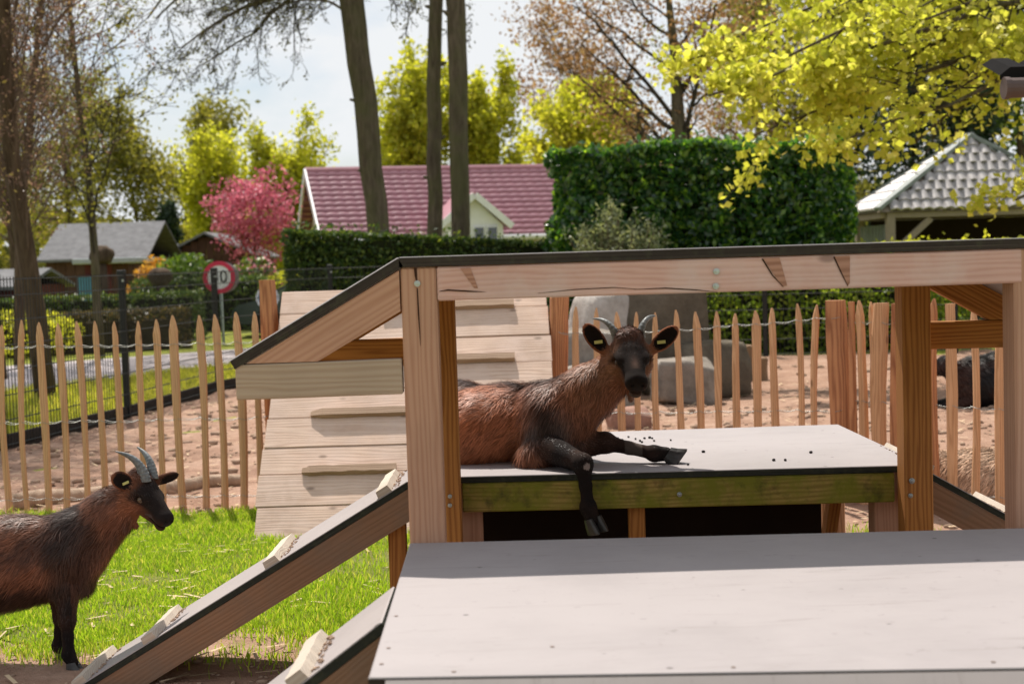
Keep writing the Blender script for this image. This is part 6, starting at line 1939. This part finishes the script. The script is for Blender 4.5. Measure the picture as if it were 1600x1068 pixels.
oak_tree('stout straight oak trunk, rightmost of the three before the house', (713, 0), (719, 360), 25.0, 0.165, 0.175, [(8.3, 1, 0.3, 0.3, 3.2, 0.06), (8.0, 0.6, -0.6, 0.2, 2.4, 0.05)], 53, [(5.7, 3.1)])

# bare fastigiate trees, left
fast = [dict(n=10, wob=0.03, kids=76, t0=0.16, ang=0.62, ratio=0.32, end=0.2, rr=0.14, shrink=0.6), dict(n=6, wob=0.10, trop=0.10, kids=7, t0=0.1, ang=0.5, ratio=0.5, end=0.25, rr=0.6), dict(n=4, wob=0.16, trop=0.08, kids=3, t0=0.15, ang=0.55, ratio=0.6, rr=0.65), dict(n=3, wob=0.2, kids=0)]
M['rosebud'] = leaf_mat('rosy_bud', (0.16, 0.085, 0.065), (0.30, 0.19, 0.14), (0.44, 0.36, 0.10), trans=0.4, tmul=(1.1, 1, 0.9))
p = PZ(72, 622, 0)
t = Tree(61); t.branch((p.x, p.y, -0.05), (-0.035, 0, 1), 9.5, 0.125, 0, fast)
t.build('bare_tree', 'bare tree with thick trunk and many upright brown twigs on the verge, left', 'bark_brown', 'twig', 'rosebud', 15000, 0.05, 0.05, minr=0.0045)
for k, (px, d_, r_, H, seed, lb) in enumerate(((-6, 19.5, 0.12, 9.0, 62, 'bare twiggy tree at the very left edge'), (26, 22.5, 0.09, 9.0, 63, 'slim bare tree between the left edge and the thick bare trunk'))):
    p = PX(px, 500, d_)
    t = Tree(seed); t.branch((p.x, d_, -0.05), (0.0, 0, 1), H, r_, 0, fast)
    t.build('bare_tree', lb, 'bark_brown', 'twig', 'rosebud', 11000, 0.055, 0.06, minr=0.005)
thin = [dict(n=10, wob=0.03, kids=26, t0=0.2, ang=0.75, ratio=0.36, end=0.2, rr=0.35), dict(n=6, wob=0.14, trop=0.03, kids=7, t0=0.15, ang=0.6, ratio=0.5, end=0.25, rr=0.6), dict(n=4, wob=0.2, kids=4, t0=0.1, ang=0.6, ratio=0.6, rr=0.65), dict(n=3, wob=0.2, kids=0)]
p = PX(155, 500, 24.5); t = Tree(64); t.branch((p.x, 24.5, -0.05), (-0.01, 0, 1), 8.5, 0.085, 0, thin)
t.build('slender_tree', 'slender tree with sparse yellow-green buds right of the bare trees', 'bark_dark', 'twig_dark', 'oliveleaf', 4200, 0.07, 0.08, minr=0.006)

# leafing trees: trunk, limbs, crown
def leafy(name, label, px, d, ztop, width, leaf, n, size, seed, trunk='bark_brown', twig='twig', style='round', z0=0.0, spread=0.25, clump=0.0, group=None, r0=None, asp=0.6):
    p = PX(px, 420, d)
    t = Tree(seed)
    H = ztop
    if style == 'round':
        sp = [dict(n=8, wob=0.05, kids=16, t0=0.28, ang=0.85, ratio=0.42*width, end=0.15, rr=0.45, shrink=0.9), dict(n=6, wob=0.15, trop=0.06, kids=8, t0=0.2, ang=0.7, ratio=0.5, end=0.25, rr=0.55), dict(n=5, wob=0.2, trop=0.02, kids=4, t0=0.1, ang=0.7, ratio=0.55, rr=0.6), dict(n=3, wob=0.2, kids=0)]
    elif style == 'fountain':
        sp = [dict(n=5, wob=0.03, kids=30, t0=0.10, ang=0.30*width, ratio=1.0, end=0.2, rr=0.4, shrink=0.7), dict(n=8, wob=0.05, trop=0.06, kids=12, t0=0.15, ang=0.38, ratio=0.28, end=0.25, rr=0.5), dict(n=5, wob=0.10, trop=0.10, kids=4, t0=0.1, ang=0.4, ratio=0.5, rr=0.6), dict(n=3, wob=0.1, kids=0)]
        H = ztop*0.62
    else:   # cone
        sp = [dict(n=8, wob=0.02, kids=60, t0=0.05, ang=1.1, ratio=0.36*width, end=0.1, rr=0.25, shrink=1.9), dict(n=5, wob=0.08, trop=0.12, kids=8, t0=0.15, ang=0.6, ratio=0.45, end=0.25, rr=0.5), dict(n=3, wob=0.12, trop=0.1, kids=0)]
    t.branch((p.x, d, z0-0.05), (0, 0, 1), H, r0 or H*0.018, 0, sp)
    return t.build(name, label, trunk, twig, leaf, n, size, spread, minr=0.008, clump=clump, group=group, asp=asp)
zt = lambda px, py, d: PX(px, py, d).z
leafy('lime_tree', 'yellow-green tree with upright branches behind the roof, left of the stout trunk', 655, 50, zt(655, 112, 50), 1.0, 'limeleaf', 15000, 0.21, 71, style='fountain', spread=0.14)
leafy('lime_tree', 'yellow-green tree with upright branches behind the roof, right of the stout trunk', 768, 51, zt(765, 108, 51), 1.0, 'limeleaf', 15000, 0.21, 72, style='fountain', spread=0.14)
leafy('lime_tree', 'rounded cone of yellow-green foliage above the left end of the laurel hedge', 942, 46, zt(942, 150, 46), 2.1, 'limeleaf', 22000, 0.2, 73, style='cone', spread=0.16)
leafy('lime_tree', 'pale yellow-green tree with upright sprays behind the magenta tree', 440, 56, zt(440, 200, 56), 1.5, 'limeleaf', 12000, 0.2, 74, style='fountain', spread=0.18)
leafy('lime_tree', 'light green tree left of and behind the magenta tree', 350, 58, zt(350, 215, 58), 1.5, 'limeleaf', 12000, 0.2, 75, style='fountain', spread=0.22)
leafy('leafy_tree', 'round green-topped tree far behind the brown shed', 318, 66, zt(318, 190, 66), 0.75, 'oliveleaf', 6500, 0.24, 76, spread=0.35)
leafy('leafy_tree', 'olive-leaved tree far behind the grey-roofed shed', 225, 55, zt(225, 185, 55), 0.85, 'oliveleaf', 7500, 0.18, 77, spread=0.3)
leafy('leafy_tree', 'olive-leaved tree between the bare trees and the slender tree', 120, 58, zt(120, 140, 58), 0.8, 'oliveleaf', 6500, 0.18, 78, spread=0.3)
leafy('leafy_tree', 'dull green tree at far left behind the bare trees', 20, 52, zt(20, 120, 52), 0.85, 'oliveleaf', 5500, 0.18, 79, spread=0.3)
t = Tree(80); bx = PX(397, 420, 40).x
t.branch((bx, 40, -0.05), (0.02, 0, 1), 2.6, 0.07, 0, [dict(n=6, wob=0.06, kids=16, t0=0.35, ang=0.7, ratio=0.55, end=0.3, rr=0.5, shrink=0.5), dict(n=5, wob=0.15, trop=0.08, kids=6, t0=0.2, ang=0.6, ratio=0.5, rr=0.5), dict(n=4, wob=0.2, kids=0)])
rgb_ = np.random.default_rng(80); vv = rgb_.normal(size=(5200, 3)); vv /= np.linalg.norm(vv, axis=1, keepdims=True)
lob = 0.25+1.45*fbm(vv*1.7+3, 3, 81)
t.tips = list(vv*(rgb_.uniform(0.2, 1, 5200)**0.45*lob)[:, None]*np.array((1.2, 1.1, 1.3))+np.array((bx, 40, PX(397, 335, 40).z)))
t.build('blossom_tree', 'small round tree covered in magenta blossom', 'bark_brown', 'twig', 'pinkleaf', 5000, 0.11, 0.05, minr=0.008)
c = at(262, 380, 50); leafy('dark_conifer', 'left one of two small dark conifers behind the sheds', 250, 50, zt(255, 322, 50), 0.5, 'pineleaf', 2500, 0.16, 81, style='cone', spread=0.1)
leafy('dark_conifer', 'right one of two small dark conifers behind the sheds', 272, 50.5, zt(272, 318, 50.5), 0.5, 'pineleaf', 2500, 0.16, 82, style='cone', spread=0.1)
leafy('oak_tree', 'brown-leafed spreading tree with dark trunk above the laurel hedge', 1080, 33, zt(1080, -60, 33), 1.25, 'rustleaf', 9000, 0.10, 83, 'bark_dark', 'twig_dark', spread=0.25, r0=0.30)
leafy('rust_tree', 'hazy brown-leafed tree behind the rounded cone of foliage', 905, 60, zt(905, 60, 60), 0.95, 'rustleaf', 6000, 0.17, 84, spread=0.4)
leafy('rust_tree', 'hazy brown-leafed tree further right, behind the spreading tree', 1180, 58, zt(1180, 20, 58), 0.95, 'rustleaf', 5000, 0.17, 85, spread=0.4)
for k, (px, d_, py, lf, nn, lb) in enumerate(((1330, 52, -30, 'pineleaf', 9000, 'dark pine right of the spreading brown tree'), (1420, 60, -60, 'pineleaf', 10000, 'dark pine directly behind the shelter roof peak'), (1500, 54, -30, 'pineleaf', 10000, 'dark pine behind the right half of the shelter roof'), (1600, 57, -60, 'greenleaf', 9000, 'green tree at the right edge behind the shelter'))):
    leafy('pine_tree' if lf == 'pineleaf' else 'leafy_tree', lb, px, d_, zt(px, py, d_), 0.72, lf, nn, 0.26, 86+k, spread=0.3, style='cone' if lf == 'pineleaf' else 'round')
leafy('leafy_tree', 'olive green tree behind the right end of the laurel hedge', 1270, 44, zt(1270, -20, 44), 0.9, 'oliveleaf', 8000, 0.16, 92, spread=0.3)

# yellow maple reaching in from the right
t = Tree(101)
mt = np.array((7.6, 15.5, 0))
t.big.append(([mt, mt+np.array((0.02, 0, 2)), mt+np.array((0, 0, 5)), mt+np.array((0.05, 0, 8))], [0.24, 0.2, 0.17, 0.1]))
ml = [dict(n=5, wob=0.15, trop=-0.01, kids=5, t0=0.15, ang=0.6, ratio=0.5, end=0.3, rr=0.5, biglvl=-1), dict(n=4, wob=0.2, trop=-0.015, kids=0, biglvl=-1)]
rgm = np.random.default_rng(102)
for ex, ey, d_, z_ in ((1105, 150, 14.5, 4.2), (1175, 212, 15.2, 3.9), (1270, 165, 16.2, 4.5), (1140, 55, 15.8, 5.0), (1335, 225, 14.2, 3.7), (1430, 215, 15.6, 4.0), (1235, 90, 13.8, 4.9), (1385, 110, 16.5, 4.6), (1490, 150, 14.6, 4.2), (1545, 50, 16.0, 5.2),
                       (1310, 20, 15.0, 5.4), (1450, 40, 14.0, 5.2), (1200, 0, 16.4, 5.6), (1400, -40, 15.4, 6.0), (1590, 320, 13.6, 2.8), (1100, 95, 16.4, 4.7), (1330, 140, 15.6, 4.3)):
    e = np.array(PX(ex, ey, d_)); p0 = mt+np.array((0, 0, z_)); mid_ = p0*0.5+e*0.5+np.array((0, 0, 0.35))
    P = [np.array(q)+rgm.normal(0, 0.04, 3) for q in bez([p0, p0*0.75+mid_*0.25+np.array((0, 0, 0.1)), mid_, e], 12)]
    t.big.append((P, [0.05*(1-0.85*k/12)+0.004 for k in range(13)]))
    L_ = np.linalg.norm(e-p0)
    for q in range(11):
        u_ = 0.42+0.58*(q+rgm.uniform(0, 1))/11; k = min(int(u_*12), 11)
        dr = P[k+1]-P[k]; dr /= np.linalg.norm(dr)
        dr = dr+rgm.normal(0, 0.55, 3)*np.array((1, 1, 0.55))
        t.branch(P[k], dr, rgm.uniform(0.5, 1.15), 0.014, 0, ml)
t.build('maple_tree', 'maple with bright yellow-green young leaves reaching in at upper right', 'bark_dark', 'twig_dark', 'yellowleaf', 14500, 0.086, 0.085, minr=0.004, clump=0.18, asp=0.85)

# far line of woodland closing the horizon
rng = np.random.default_rng(120)
N = 26000
X = rng.uniform(-60, 60, N); hmax = 3.2+3.2*fbm(np.c_[X*0.18, np.zeros(N), np.zeros(N)], 3, 4)
P = np.c_[X, 78+rng.uniform(-4, 4, N), rng.uniform(0, 1, N)**0.8*hmax]
V, Q = leaves(P, 0.62, rng, 0.0, 0.7)
tag(obj('far_wood', fast_mesh('far_wood', V, Q), M['oliveleaf']), 'hazy olive woodland closing the view behind the gardens', 'woodland', kind='stuff')
